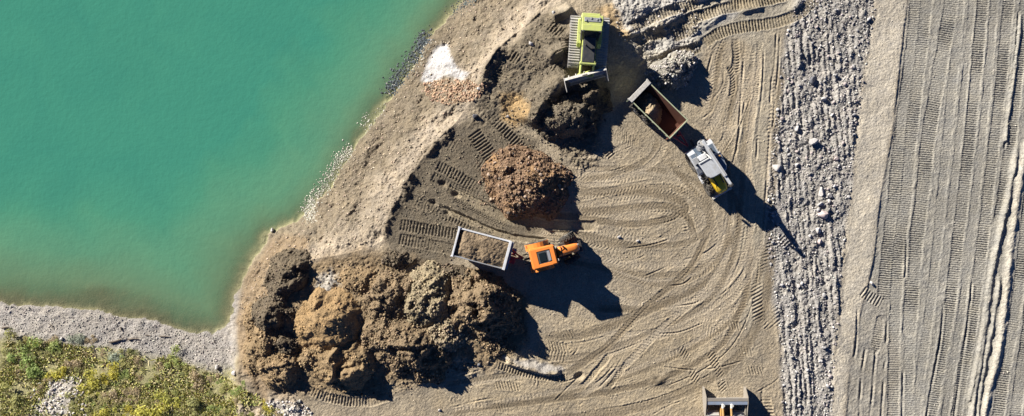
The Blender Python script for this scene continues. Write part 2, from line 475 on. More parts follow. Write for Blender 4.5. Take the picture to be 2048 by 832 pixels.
# dozer stand and the banks pushed up round it
mound(1165, 85, 6.0, 4.6, 0.25, 0.55, 0.15, 50, 2.6, z=.5)
mound(1060, 130, 4.5, 3.6, 0.7, 0.6, 0.2, 51, 2.2)
raise_bank([(1060, 256), (1083, 212), (1110, 186), (1145, 160)], 1.0, 2.2, 0.6, taper=0.7, seed=52)
raise_bank([(1155, 205), (1180, 192), (1205, 170)], 0.7, 1.2, 0.7, taper=0.6, seed=54, rough=0.4)
mound(770, 645, 11.5, 4.6, -0.2, 0.55, 0.25, 49, 1.5)
raise_bank([(1100, 40), (1130, 28), (1145, 15)], 0.5, 0.8, 0.5, taper=0.4, seed=56)
raise_bank([(1092, 125), (1118, 112), (1142, 95)], 0.7, 1.0, 0.5, taper=0.5, seed=57)
raise_bank([(1002, 90), (975, 130), (960, 175)][::-1], 0.35, 0.5, 1.2, taper=0.5, seed=58)
# crest berm of dark clods above the slope
for pl in ([(900, 262), (862, 295), (832, 338), (822, 360)], [(815, 372), (795, 405), (780, 435), (772, 470)], [(1008, 92), (978, 130), (962, 172), (958, 195)], [(770, 500), (805, 515), (850, 530)]):
    P = smooth_line(WP(pl), 6); s = sub(P, 1.2); d, sd_, a_, L_ = near_line(X[s], Y[s], P)
    k = np.exp(-(d / 0.42) ** 2) * (0.6 + 0.6 * noise(X[s] * 1.5, Y[s] * 1.5, 60))
    B[s] += 0.20 * k + 0.30 * k * clods(X[s] * 2.8, Y[s] * 2.8, 61) + 0.12 * k * fbm(X[s] * 3, Y[s] * 3, 4, 59)
    m = (np.clip(k, 0, 1) * 0.8)[..., None]
    C[s] = C[s] * (1 - m) + np.array([0.125, 0.10, 0.07]) * m
# grey bank at the top
mound(1300, 20, 4.2, 2.6, -0.15, 0.55, 0.35, 62, 1.6)
for pl, h in (([(1300, 66), (1320, 52), (1335, 46)], 0.5), ([(1372, 72), (1392, 60), (1400, 52)], 0.55), ([(1366, 92), (1390, 84), (1408, 78)], 0.45), ([(1475, 24), (1500, 20), (1530, 12)], 0.45),
              ([(1400, 62), (1430, 40), (1455, 22)], 0.3), ([(1320, 15), (1345, 12), (1355, 5)], 0.5), ([(1270, 20), (1295, 18), (1305, 10)], 0.5), ([(1285, 118), (1330, 105), (1355, 85)], 0.4), ([(1370, -2), (1400, -4), (1440, -10)], 0.6),
              ([(1240, 78), (1258, 72), (1280, 62)], 0.5), ([(1330, 50), (1352, 42), (1375, 34)], 0.35), ([(1578, 28), (1596, 10), (1604, -5)], 0.35)):
    raise_bank(pl, h * 0.45, 0.8, 0.35, taper=0.6, seed=63, rough=0.5)
# long low steps: pale bank edge over the haul road, and the ridges along it
P = smooth_line(WP(BANK_R), 5); s = sub(P, 3.0); d, side, a_, L_ = near_line(X[s], Y[s], P)
side = side + 0.06 * fbm(X[s] * 1.5, Y[s] * 1.5, 3, 64)
sg = np.where(side < 0, d, -d)
sg = np.where(np.sign(sg) == np.sign(-side), sg, sg)
B[s] += 0.10 * ss(-0.10, 0.12, sg) * (0.75 + 0.5 * noise(X[s] * 0.4, Y[s] * 0.4, 77)) * (1 - ss(0.2, 2.8, sg))
# ---- stone strip furrows
s, m = region(STRIP_L + STRIP_R[::-1], 0.4, 0.35, 0, 65)
x, y = X[s], Y[s]
lean = x + 0.075 * y + 0.42 * fbm(x * 0.6, y * 0.13, 5, 66, 0.62)
fur = 0.5 + 0.5 * np.sin(lean * 2 * math.pi / 0.47)
fur2 = 0.5 + 0.5 * np.sin(lean * 2 * math.pi / 1.31 + 1.0)
mod = np.clip(0.6 + 0.95 * fbm(x * 0.5, y * 0.22, 3, 67), 0.05, 1.3)
relief = 0.15 * fur * mod * ss(-0.35, 0.15, fbm(x * 0.9, y * 0.55, 4, 78, 0.6)) + 0.09 * fur2 * (0.6 + noise(x * 0.3, y * 0.15, 75)) + 0.06 * clods(x * 3.6, y * 2.6, 68) + 0.04 * clods(x * 6.5, y * 6, 69) + 0.20 * fbm(x * 1.5, y * 1.0, 5, 76, 0.62)
M[s] = M[s] * (1 - m) + (relief - 0.08) * m
STRIP_S, STRIP_M = s, m

# ---- tracks
def track(line_px, width=0.9, depth=0.06, pitch=0.27, cleat=0.05, slant=0.0, chevron=False, berm=0.03, fade=0.5, z=0.0, wear=0.35, seed=0, smoothn=8, col=None, colk=0.5, world=None, wipe=0.85):
    P = smooth_line(WP(line_px, z) if world is None else world, smoothn)
    s = sub(P, width * 0.5 + 0.35)
    x, y = X[s], Y[s]
    if x.size == 0: return
    d, side, arc, L = near_line(x, y, P)
    hw = width / 2
    e = d + 0.05 * noise(x * 2.3, y * 2.3, seed + 70)
    mask = 1 - ss(hw - 0.06, hw + 0.04, e)
    ends = ss(0, fade, arc) * ss(0, fade, L - arc) if fade > 0 else 1.0
    along = np.clip(0.75 + wear * 1.6 * noise(arc * 0.45 + seed, side * 0.7, seed + 71), 0.08, 1.15)
    ph = arc + (np.abs(side) * slant if chevron else side * slant) + 0.02 * noise(x * 3, y * 3, seed + 72)
    w = np.sin(ph * 2 * math.pi / pitch)
    bar = ss(-0.35, 0.75, w)
    mk = mask * ends
    body = -depth * ss(0, 0.6, ends) + cleat * (bar - 0.4) * along
    M[s] = M[s] * (1 - wipe * mk) + body * mk
    M[s] += berm * np.exp(-((e - hw - 0.05) / 0.07) ** 2) * ends * (0.7 + 0.5 * noise(x * 0.8, y * 0.8, seed + 73))
    if col is not None:
        q = (mk * colk)[..., None]
        C[s] = C[s] * (1 - q) + np.array(col) * q

def groove(line_px, width=0.10, depth=0.07, berm=0.02, z=0.0, seed=0, world=None):
    P = smooth_line(WP(line_px, z) if world is None else world, 6)
    s = sub(P, width * 3 + 0.2)
    x, y = X[s], Y[s]
    d, side, arc, L = near_line(x, y, P)
    e = ss(0, 0.5, arc) * ss(0, 0.5, L - arc) * np.clip(0.7 + 0.7 * noise(arc * 0.8, arc * 0, seed + 80), 0, 1.2)
    M[s] += e * (-depth * np.exp(-(d / width) ** 2) + berm * np.exp(-((d - 2 * width) / width) ** 2))

# scuffs and short lug marks following the turning circle of the loading floor
cx0, cy0 = W(1275, 440)
floor_poly = WP([(1150, 330), (1260, 290), (1330, 330), (1390, 420), (1500, 470), (1520, 640), (1490, 760), (1300, 832), (900, 832), (900, 760), (1000, 740), (1130, 700), (1060, 600), (1180, 560), (1060, 470), (1130, 440)])
r2 = np.random.default_rng(12)
cnt = 0
while cnt < 150:
    px_ = r2.uniform(880, 1540); py_ = r2.uniform(60, 850)
    p = np.array(W(px_, py_))
    inn = inside(p[:1], p[1:], floor_poly)[0]
    if not inn and not (px_ > 1420 and py_ < 480 and px_ < 1530): continue
    cnt += 1
    v = p - np.array([cx0, cy0])
    ang = math.atan2(v[1] * 1.6, v[0]) + math.pi / 2 + r2.normal(0, 0.3)
    if px_ > 1430 and py_ < 480: ang = math.pi / 2 + r2.normal(-0.12, 0.12)
    if py_ > 700: ang = r2.normal(0.25, 0.35)
    L = r2.uniform(0.8, 3.2)
    a = p - 0.5 * L * np.array([math.cos(ang), math.sin(ang)])
    b = p + 0.5 * L * np.array([math.cos(ang), math.sin(ang)])
    mid = p + np.array([-math.sin(ang), math.cos(ang)]) * -0.06 * L
    line = np.array([a, mid, b])
    if r2.random() < 0.72:
        track(None, r2.uniform(0.3, 0.6), 0.008, r2.uniform(0.2, 0.32), r2.uniform(0.02, 0.05), slant=r2.uniform(-0.8, 0.8), chevron=r2.random() < 0.4, berm=0.008, fade=0.5, wear=0.6, seed=cnt, world=line, smoothn=4, wipe=0.35)
    else:
        groove(None, r2.uniform(0.04, 0.07), r2.uniform(0.015, 0.035), 0.008, seed=cnt, world=line)

def offset_line(P, k):
    d = np.gradient(P, axis=0); L_ = np.linalg.norm(d, axis=1)[:, None] + 1e-9
    return P + np.column_stack([-d[:, 1], d[:, 0]]) / L_ * k
PATHS = [
    [(1060, 446), (1150, 452), (1250, 466), (1330, 458), (1388, 428), (1372, 388), (1300, 368), (1210, 366), (1140, 362)],
    [(1080, 470), (1180, 492), (1290, 512), (1390, 500), (1440, 455), (1432, 405), (1385, 350), (1340, 300)],
    [(1190, 560), (1300, 592), (1410, 572), (1470, 505), (1484, 410), (1476, 300), (1492, 180), (1500, 90)],
    [(880, 800), (1040, 775), (1200, 738), (1330, 690), (1440, 620), (1495, 520), (1512, 400), (1520, 260), (1535, 120)],
    [(960, 832), (1180, 806), (1330, 772), (1450, 705), (1505, 600), (1520, 480)],
    [(1140, 400), (1220, 396), (1300, 388), (1360, 394), (1400, 430), (1410, 480)],
    [(1150, 345), (1230, 330), (1290, 300), (1300, 262)],
    [(1440, 240), (1455, 180), (1462, 120), (1480, 76)], [(1400, 320), (1440, 262), (1470, 190), (1500, 100)],
    [(1180, 640), (1300, 640), (1400, 600), (1460, 545), (1488, 460)], [(1080, 700), (1180, 690), (1290, 650), (1380, 610)], [(1140, 780), (1230, 720), (1310, 640), (1400, 560), (1450, 470)]]
rp = np.random.default_rng(31)
for i, pl in enumerate(PATHS):
    base = smooth_line(WP(pl), 6)[::2]
    for off in (-0.95, 0.95):
        for rpt in range(2):
            P_ = offset_line(base, off + rp.normal(0, 0.22)) + rp.normal(0, 0.05, 2)
            tone = (0.43, 0.36, 0.26) if rp.random() < 0.5 else (0.20, 0.16, 0.108)
            track(None, rp.uniform(0.4, 0.6), 0.014, rp.uniform(0.24, 0.32), rp.uniform(0.012, 0.034), slant=rp.choice([-0.8, 0.8, 0.5]), chevron=rp.random() < 0.7, berm=0.012, fade=1.5, wear=0.65, seed=400 + 7 * i + rpt, world=P_, smoothn=2, wipe=0.7, col=tone, colk=0.58)
    for k in range(2):
        j0 = rp.integers(0, max(1, len(base) - 8)); j1 = min(len(base), j0 + rp.integers(6, 16))
        if j1 - j0 > 3: groove(None, rp.uniform(0.04, 0.06), rp.uniform(0.02, 0.045), 0.012, seed=500 + 5 * i + k, world=offset_line(base[j0:j1], rp.uniform(-1.5, 1.5)))
TY = dict(width=0.6, depth=0.01, pitch=0.29, cleat=0.030, slant=0.8, chevron=True, berm=0.012, wear=0.5)
swirl = [
    ([(1145, 367), (1220, 364), (1310, 346)], TY), ([(1142, 373), (1220, 388), (1310, 379), (1365, 388)], TY), ([(1145, 415), (1235, 397), (1292, 388)], TY),
    ([(1145, 448), (1220, 442), (1295, 421), (1340, 424), (1380, 442), (1398, 480)], TY), ([(1100, 464), (1190, 488), (1250, 497), (1310, 485), (1355, 458)], TY),
    ([(1169, 500), (1235, 521), (1295, 509)], TY), ([(1235, 527), (1286, 551), (1334, 533), (1380, 494)], TY), ([(1292, 560), (1340, 572), (1385, 554), (1415, 515)], TY),
    ([(1280, 596), (1346, 614), (1400, 596), (1440, 557), (1455, 515)], TY), ([(1310, 668), (1355, 662), (1400, 641), (1430, 635)], TY), ([(1145, 480), (1220, 470), (1290, 462), (1330, 440)], TY),
    ([(1136, 430), (1190, 425), (1250, 430)], TY), ([(1160, 395), (1230, 380), (1300, 366)], TY), ([(1400, 410), (1425, 450), (1432, 490)], TY)]
for i, (pl, kw) in enumerate(swirl): track(pl, seed=100 + i, **kw)
for i, pl in enumerate([[(1250, 497), (1300, 490), (1340, 478)], [(1236, 523), (1270, 519), (1294, 508)], [(1286, 554), (1335, 532), (1352, 516)], [(1335, 572), (1365, 568), (1386, 553)],
                        [(1350, 613), (1390, 606), (1415, 590)], [(1313, 732), (1385, 740), (1440, 734), (1488, 721)], [(1310, 668), (1360, 664), (1412, 644)], [(1300, 424), (1345, 425), (1385, 448), (1398, 484)],
                        [(1140, 368), (1180, 380), (1230, 402)], [(1107, 804), (1130, 780), (1158, 753)], [(1195, 778), (1225, 745), (1252, 702)], [(1116, 767), (1140, 760), (1156, 752)], [(1510, 786), (1540, 770), (1562, 752)],
                        [(1530, 560), (1525, 590), (1520, 600)], [(1300, 832), (1340, 810), (1370, 800)], [(1185, 772), (1210, 750), (1235, 722)], [(905, 745), (930, 768), (950, 775)], [(905, 755), (940, 745), (975, 735)], [(905, 815), (960, 800), (1000, 795)]]):
    groove(pl, 0.055, 0.06, 0.025, seed=130 + i)
track([(1196, 270), (1210, 294), (1228, 318)], 0.75, 0.04, 0.24, 0.08, seed=150)
track([(1218, 246), (1245, 268), (1275, 292)], 0.8, 0.03, 0.22, 0.05, slant=0.7, seed=151)
track([(1134, 346), (1180, 352), (1238, 350)], 0.9, 0.02, 0.28, 0.07, slant=0.9, chevron=True, seed=152)
for i, dx in enumerate((0, 26, 52)):
    groove([(1230 + dx, 246 - 8 * i), (1262 + dx, 278), (1290 + dx, 300)], 0.08, 0.05, 0.03, seed=160 + i)

CR = dict(width=0.9, depth=0.05, pitch=0.27, cleat=0.075, berm=0.03, wear=0.55)
for i, (pl, kw) in enumerate([
    ([(893, 283), (930, 306), (972, 336)], CR), ([(946, 263), (985, 318)], dict(CR, width=1.25)), ([(980, 230), (1029, 280), (1062, 312)], dict(CR, width=0.85)),
    ([(872, 330), (918, 354), (966, 383)], CR), ([(862, 352), (905, 376), (960, 396)], dict(CR, cleat=0.04)), ([(826, 402), (891, 430), (955, 457)], dict(CR, width=0.8)),
    ([(798, 449), (850, 458), (915, 468)], dict(CR, width=0.95)), ([(796, 477), (850, 488), (910, 500)], dict(CR, width=0.95)), ([(812, 395), (850, 410), (900, 428)], dict(CR, cleat=0.03)),
    ([(1098, 48), (1126, 70)], dict(CR, z=0.8)), ([(1044, 84), (1086, 102)], dict(CR, z=0.5, width=1.2)), ([(1018, 108), (1042, 124)], dict(CR, z=0.5)), ([(985, 165), (1010, 145)], dict(CR, slant=0.5)),
    ([(1128, 76), (1140, 110)], dict(CR, z=1)), ([(1102, 128), (1130, 146)], dict(CR, z=0.8)), ([(1168, 178), (1196, 162)], dict(CR, z=1, width=1.0)), ([(1152, 180), (1146, 196)], CR), ([(1110, 155), (1128, 140)], CR)]):
    track(pl, seed=170 + i, fade=0.25, col=DARK, colk=0.35, **kw)
# smooth wheel ruts that end in little pits
RT = dict(width=0.62, depth=0.11, pitch=0.3, cleat=0.006, berm=0.045, fade=0.9, col=(0.28, 0.23, 0.155), colk=0.8)
track([(890, 374), (938, 397), (999, 430), (1046, 443), (1120, 450), (1200, 452)], seed=190, **dict(RT, width=0.85))
track([(872, 409), (938, 441), (992, 465), (1046, 478), (1100, 482)], seed=191, **dict(RT, width=0.55))
track([(905, 395), (960, 425), (1010, 448), (1080, 464), (1150, 472)], seed=192, width=0.6, depth=0.04, pitch=0.2, cleat=0.04, slant=0.8, chevron=True)
groove([(880, 412), (938, 438), (990, 461), (1040, 475)], 0.10, 0.15, 0.06, seed=193)
groove([(892, 370), (945, 394), (1000, 420)], 0.06, 0.07, 0.04, seed=194)
for px_, py_ in ((886, 368), (911, 389), (867, 405), (893, 426)):
    mound(px_, py_, 0.45, 0.27, -0.5, -0.24, 0.35, 195, 1.8)
s, m = region([(1215, -20), (1440, -20), (1410, 60), (1380, 110), (1290, 130), (1245, 75)], 0.4, 0.5, 0, 345)
M[s] += m * (0.10 * clods(X[s] * 4.2, Y[s] * 4.2, 346) + 0.06 * clods(X[s] * 7.5, Y[s] * 7.5, 347) + 0.14 * fbm(X[s] * 1.7, Y[s] * 1.7, 5, 348, 0.62))
# tracks over the grey bank at the top
GB = dict(width=0.95, depth=0.045, pitch=0.25, cleat=0.085, berm=0.03, wear=0.35, col=(0.26, 0.215, 0.145), colk=0.75)
for i, pl in enumerate([[(1330, 66), (1368, 43), (1440, 20), (1500, 7), (1570, -8)], [(1403, 90), (1440, 66), (1482, 55), (1545, 46), (1592, 30), (1636, -4)], [(1316, 122), (1365, 105), (1407, 92)], [(1262, 88), (1300, 72), (1334, 64)],
                        [(1340, 76), (1375, 62), (1400, 48)], [(1255, 62), (1300, 40), (1345, 22), (1400, 4)], [(1455, 10), (1520, 2), (1580, -12)]]):
    track(pl, seed=200 + i, **GB)
track([(1470, 72), (1472, 115), (1470, 152)], 0.6, 0.05, 0.24, 0.07, slant=0.5, chevron=True, seed=210, col=(0.28, 0.23, 0.16))
track([(1458, 128), (1466, 160), (1462, 200)], 0.5, 0.05, 0.24, 0.07, slant=0.7, seed=211, col=(0.28, 0.23, 0.16))
track([(1520, 80), (1516, 150), (1505, 230), (1495, 330)], 0.5, 0.02, 0.18, 0.035, slant=0.4, chevron=True, seed=212)
for i, pl in enumerate([[(1553, 62), (1550, 120), (1544, 160), (1540, 210)], [(1560, 70), (1556, 140), (1545, 260)], [(1490, 80), (1485, 150), (1478, 250), (1470, 330)], [(1428, 95), (1418, 130), (1412, 155)], [(1450, 120), (1470, 160), (1470, 190)],
                        [(1528, 90), (1524, 180), (1516, 260), (1512, 340)], [(1425, 200), (1445, 170), (1448, 140)], [(1400, 240), (1425, 220), (1440, 185)], [(1540, 260), (1532, 380), (1526, 470)], [(1440, 250), (1458, 200), (1465, 180)],
                        [(1490, 200), (1480, 260), (1465, 330)], [(1544, 150), (1540, 190), (1539, 205)]]):
    groove(pl, 0.07, 0.08, 0.03, seed=220 + i)
# bottom of the loading floor
raise_bank([(1008, 722), (1050, 735), (1090, 745), (1124, 745)], 0.42, 0.7, 0.3, taper=0.5, seed=230, rough=0.35)
s, m = region([(1005, 708), (1100, 722), (1130, 742), (1080, 750), (1030, 738)], 0.2, 0.2, 0, 229); M[s] += m * (0.04 * clods(X[s] * 4, Y[s] * 4, 228) + 0.12 * fbm(X[s] * 2.4, Y[s] * 2.4, 4, 227))
tint([(1005, 712), (1050, 718), (1100, 728), (1126, 738), (1090, 744), (1040, 732)], (0.37, 0.345, 0.31), 0.2, 0.4, 0.85, seed=231, freq=1.2)
track([(990, 728), (1045, 745), (1091, 754), (1140, 756)], 0.62, 0.03, 0.24, 0.08, seed=232)
track([(1064, 700), (1100, 708), (1140, 718)], 1.0, 0.03, 0.26, 0.07, seed=233)
track([(890, 724), (920, 732), (952, 736)], 0.8, 0.05, 0.22, 0.06, seed=234, col=DARK)
track([(1160, 778), (1190, 745), (1222, 706)], 0.55, 0.05, 0.22, 0.06, slant=1.0, chevron=True, seed=235)
track([(1212, 782), (1235, 752), (1256, 724)], 0.45, 0.05, 0.22, 0.06, slant=1.0, chevron=True, seed=236)
track([(590, 768), (660, 796), (736, 804), (792, 786)], 0.8, 0.05, 0.25, 0.08, seed=237)
track([(884, 714), (910, 730), (942, 742)], 0.7, 0.05, 0.23, 0.05, seed=238)
for i, (px_, py_, dx, dy) in enumerate([(1357, 693, 34, 40), (1419, 702, 26, 55), (1380, 740, 20, 28), (1440, 760, 10, 26), (1455, 650, 30, 4), (1470, 700, 40, 6), (1490, 740, 40, 4), (1400, 650, 30, 18), (985, 770, 60, 4), (1090, 690, 50, 6), (990, 815, 40, 3), (1110, 670, 40, -4)]):
    track([(px_, py_), (px_ + dx, py_ + dy)], 0.7, 0.01, 0.24, 0.055, slant=0.4, fade=0.3, wear=0.6, seed=240 + i)
# churned marks along the left edge of the stones
track([(1556, 470), (1540, 540), (1536, 600), (1545, 660)], 1.5, 0.0, 0.30, 0.10, slant=0.6, seed=255, wear=0.6)
track([(1512, 560), (1516, 640), (1520, 700)], 0.9, 0.0, 0.30, 0.07, slant=0.5, seed=256, wear=0.6)
track([(1530, 790), (1538, 832), (1540, 880)], 0.85, 0.03, 0.27, 0.09, slant=-0.2, seed=257)
track([(1575, 500), (1560, 430), (1575, 370)], 0.9, 0.0, 0.3, 0.08, slant=0.5, seed=258, wear=0.7)
groove([(1526, 770), (1524, 800), (1522, 825)], 0.12, 0.2, 0.05, seed=259)
mound(1318, 762, 0.8, 0.4, 0.6, 0.16, 0.8, 260)
tint([(1306, 748), (1330, 765), (1345, 775), (1310, 775)], DARK, 0.2, 0.3, 0.9, seed=262)
mound(1158, 752, 0.5, 0.35, 0.3, -0.3, 0.3, 261)
# haul road: crawler tracks running the length of the frame
ROAD = dict(width=1.0, depth=0.035, pitch=0.19, cleat=0.07, berm=0.022, fade=0, wear=0.34, wipe=0.95)
road = [
    ([(1838, -40), (1832, 40), (1818, 160), (1802, 280), (1790, 400), (1778, 500), (1768, 600)], 1.25), ([(1858, -40), (1850, 40), (1836, 160), (1822, 280), (1812, 400), (1797, 520), (1790, 640), (1788, 740), (1786, 880)], 1.0),
    ([(1908, -40), (1897, 40), (1876, 160), (1856, 280), (1846, 380), (1834, 470), (1826, 560), (1819, 660)], 1.2), ([(1970, -40), (1962, 40), (1951, 160), (1939, 280), (1926, 400), (1911, 520), (1896, 640), (1874, 760), (1856, 880)], 0.98),
    ([(2022, -40), (2014, 40), (2003, 160), (1989, 280), (1975, 400), (1961, 520), (1945, 640), (1924, 760), (1905, 880)], 0.95), ([(2058, -40), (2047, 40), (2036, 140), (2024, 260), (2012, 350), (2000, 430)], 0.95),
    ([(2060, 380), (2050, 480), (2034, 600), (2010, 740), (1990, 880)], 1.0), ([(2072, 480), (2058, 640), (2038, 780), (2026, 880)], 1.0), ([(1762, 640), (1752, 690), (1748, 700)], 0.75)]
road = [([(1922, -40), (1915, 60), (1902, 200), (1888, 340), (1876, 470), (1862, 600), (1840, 760), (1826, 880)], 0.8), ([(1992, -40), (1984, 60), (1974, 180), (1962, 300), (1950, 400), (1936, 520), (1921, 640), (1900, 760), (1884, 880)], 0.7),
        ([(1948, -40), (1938, 80), (1926, 200), (1912, 330), (1900, 440)], 0.6), ([(1830, 480), (1822, 600), (1818, 720), (1814, 880)], 0.9)] + road
for i, (pl, w) in enumerate(road): track(pl, seed=270 + i, **dict(ROAD, width=w, cleat=0.07 if i > 3 else 0.025, depth=0.035 if i > 3 else 0.02))
track([(1722, 580), (1742, 594), (1764, 606)], 0.9, 0.02, 0.26, 0.11, seed=290, fade=0.2)
for i, pl in enumerate([[(2038, 20), (2030, 120), (2018, 220), (2008, 300)], [(1944, 560), (1936, 640), (1922, 740), (1905, 860)], [(1888, 600), (1880, 680), (1860, 790), (1848, 860)], [(1776, 600), (1774, 640), (1772, 690)], [(1815, 470), (1810, 560)],
                        [(1732, 690), (1722, 760), (1718, 860)], [(1752, 700), (1745, 780), (1736, 870)], [(1770, 720), (1765, 800), (1760, 870)], [(1806, 740), (1804, 860)], [(1715, 610), (1712, 680), (1708, 720)]]):
    groove(pl, 0.09, 0.11, 0.04, seed=300 + i)
# ridges of scraped spoil on the far right
for i, (pl, h, w) in enumerate([([(2062, 250), (2044, 330), (2030, 420), (2018, 520), (2010, 600), (1996, 700), (1972, 800), (1960, 880)], 0.22, 0.30), ([(2036, 280), (2018, 380), (1996, 480), (1980, 560), (1966, 680), (1946, 800), (1936, 880)], 0.24, 0.2),
                               ([(2000, 540), (1986, 640), (1966, 740), (1950, 860)], 0.20, 0.16), ([(1988, 500), (1974, 600), (1958, 700), (1938, 800)], 0.18, 0.15), ([(2042, 20), (2030, 130), (2016, 230), (2010, 280)], 0.16, 0.14)]):
    P = smooth_line(WP(pl), 5); s = sub(P, 1.2); d, sd_, a_, L_ = near_line(X[s], Y[s], P)
    d = d + 0.10 * fbm(X[s] * 1.6, Y[s] * 1.6, 3, 310 + i)
    k = np.exp(-(d / w) ** 2) * ss(0, 1.5, a_)
    M[s] = M[s] * (1 - np.clip(k, 0, 1)) + k * (h * (0.85 + 0.3 * noise(a_ * 1.2, a_ * 0, 320 + i)) + 0.05 * clods(X[s] * 4, Y[s] * 4, 321))
    if i == 0:
        q = (np.clip(k, 0, 1) ** 0.8 * 0.9)[..., None]; C[s] = C[s] * (1 - q) + np.array([0.50, 0.455, 0.37]) * q
# churn where the heaps were dumped
s, m = region([(480, 560), (600, 530), (780, 510), (960, 560), (1060, 620), (1060, 700), (960, 740), (880, 760), (780, 800), (560, 790), (490, 730)], 0.5, 0.5, 0, 330)
M[s] += m * (0.07 * clods(X[s] * 3.1, Y[s] * 3.1, 331) * (0.4 + noise(X[s] * 0.7, Y[s] * 0.7, 337)) + 0.06 * clods(X[s] * 5.6, Y[s] * 5.6, 338) + 0.15 * fbm(X[s] * 1.1, Y[s] * 1.1, 5, 332, 0.6))
s, m = region([(1070, 210), (1140, 200), (1200, 240), (1190, 330), (1160, 350), (1120, 300), (1080, 265)], 0.4, 0.4, 0, 333)
M[s] += m * (0.10 * clods(X[s] * 4.2, Y[s] * 4.2, 334) + 0.20 * fbm(X[s] * 1.6, Y[s] * 1.6, 5, 339, 0.62))
s, m = region([(960, 180), (1010, 95), (1100, 40), (1140, 60), (1140, 150), (1080, 200), (1000, 250), (920, 260)], 0.5, 0.5, 0, 335)
M[s] += m * (0.06 * clods(X[s] * 4.6, Y[s] * 4.6, 336) + 0.09 * fbm(X[s] * 1.8, Y[s] * 1.8, 5, 340, 0.62))

s, m = region([(868, 90), (899, 80), (905, 110), (920, 135), (945, 150), (935, 170), (890, 162), (860, 175), (840, 162), (848, 118)], 0.25, 0.2, -2.4, 349)
M[s] *= 1 - 0.85 * m
Z = B + M
# mottling of the soil itself
mott = 1 + 0.24 * fbm(X * 0.3, Y * 0.3, 6, 350, 0.6) + 0.12 * fbm(X * 3.1, Y * 3.1, 3, 351)
C = np.clip(C * mott[..., None], 0.02, 0.85)

def ground_z(x, y):
    x = np.asarray(x, dtype=np.float64); y = np.asarray(y, dtype=np.float64)
    i = np.clip(np.searchsorted(xs, x) - 1, 0, NX - 2); j = np.clip(np.searchsorted(ys, y) - 1, 0, NY - 2)
    u = np.clip((x - xs[i]) / (xs[i + 1] - xs[i]), 0, 1); v = np.clip((y - ys[j]) / (ys[j + 1] - ys[j]), 0, 1)
    return (Z[j, i] * (1 - u) + Z[j, i + 1] * u) * (1 - v) + (Z[j + 1, i] * (1 - u) + Z[j + 1, i + 1] * u) * v
def grid_at(A, x, y):
    i = np.clip(np.searchsorted(xs, x), 0, NX - 1); j = np.clip(np.searchsorted(ys, y), 0, NY - 1)
    return A[j, i]

V = np.stack([X, Y, Z], -1).reshape(-1, 3)
idx = np.arange(NX * NY).reshape(NY, NX)
F = np.stack([idx[:-1, :-1], idx[:-1, 1:], idx[1:, 1:], idx[1:, :-1]], -1).reshape(-1, 4)
g = link('ground', raw_mesh('ground', V, F, C.reshape(-1, 3), smooth=True), MAT['ground'])
tag(g, kind='structure')

# ================================================================ THE LAKE
wx = np.concatenate([np.linspace(-300, -46, 14)[:-1], np.arange(-46, 0.1, 0.3), np.array([6, 20, 60, 120])])
wy = np.concatenate([np.array([-14.0]), np.arange(-12.5, 20, 0.3), np.linspace(21, 300, 12)])
WX, WY = np.meshgrid(wx, wy)
gz = ground_z(WX, WY)
depth = np.clip(WATER_Z - gz, 0, 6)
wv = np.stack([WX, WY, np.full_like(WX, WATER_Z)], -1).reshape(-1, 3)
wi = np.arange(WX.size).reshape(WX.shape)
wf = np.stack([wi[:-1, :-1], wi[:-1, 1:], wi[1:, 1:], wi[1:, :-1]], -1).reshape(-1, 4)
keep = (gz < WATER_Z + 0.5)
keepf = (keep[:-1, :-1] | keep[1:, :-1] | keep[:-1, 1:] | keep[1:, 1:]).ravel()
wme = raw_mesh('lake', wv, wf[keepf], smooth=True)
a = wme.attributes.new('depth', 'FLOAT', 'POINT'); a.data.foreach_set('value', depth.ravel().astype(np.float32))
m, nt, b = nodes_of('turbid_lake_water')
at = nt.nodes.new('ShaderNodeAttribute'); at.attribute_name = 'depth'
tc = nt.nodes.new('ShaderNodeTexCoord')
nz = nt.nodes.new('ShaderNodeTexNoise'); nz.inputs['Scale'].default_value = 0.12; nz.inputs['Detail'].default_value = 5
nt.links.new(tc.outputs['Object'], nz.inputs['Vector'])
ad = nt.nodes.new('ShaderNodeMath'); ad.operation = 'MULTIPLY_ADD'; ad.inputs[1].default_value = 1.5
sb = nt.nodes.new('ShaderNodeMath'); sb.operation = 'ADD'; sb.inputs[1].default_value = -0.75
nt.links.new(nz.outputs['Fac'], ad.inputs[0]); nt.links.new(at.outputs['Fac'], ad.inputs[2]); nt.links.new(ad.outputs[0], sb.inputs[0])
dv = nt.nodes.new('ShaderNodeMath'); dv.operation = 'DIVIDE'; dv.inputs[1].default_value = 6.0
nt.links.new(sb.outputs[0], dv.inputs[0])
cr = ramp(nt, [(0.0, (0.215, 0.275, 0.155)), (0.08, (0.16, 0.282, 0.16)), (0.28, (0.11, 0.282, 0.168)), (0.65, (0.07, 0.263, 0.166)), (1.0, (0.052, 0.247, 0.17))])
nt.links.new(dv.outputs[0], cr.inputs['Fac'])
pn = nt.nodes.new('ShaderNodeTexNoise'); pn.inputs['Scale'].default_value = 0.22; pn.inputs['Detail'].default_value = 7; pn.inputs['Roughness'].default_value = 0.62; pn.inputs['Distortion'].default_value = 0.8
nt.links.new(tc.outputs['Object'], pn.inputs['Vector'])
pr_ = ramp(nt, [(0.32, (0.93, 0.95, 0.96)), (0.7, (1.10, 1.05, 1.02))]); nt.links.new(pn.outputs['Fac'], pr_.inputs['Fac'])
pm = nt.nodes.new('ShaderNodeMix'); pm.data_type = 'RGBA'; pm.blend_type = 'MULTIPLY'; pm.inputs['Factor'].default_value = 1
nt.links.new(cr.outputs[0], pm.inputs[6]); nt.links.new(pr_.outputs[0], pm.inputs[7]); nt.links.new(pm.outputs[2], b.inputs['Base Color'])
b.inputs['Roughness'].default_value = 0.12
b.inputs['IOR'].default_value = 1.33
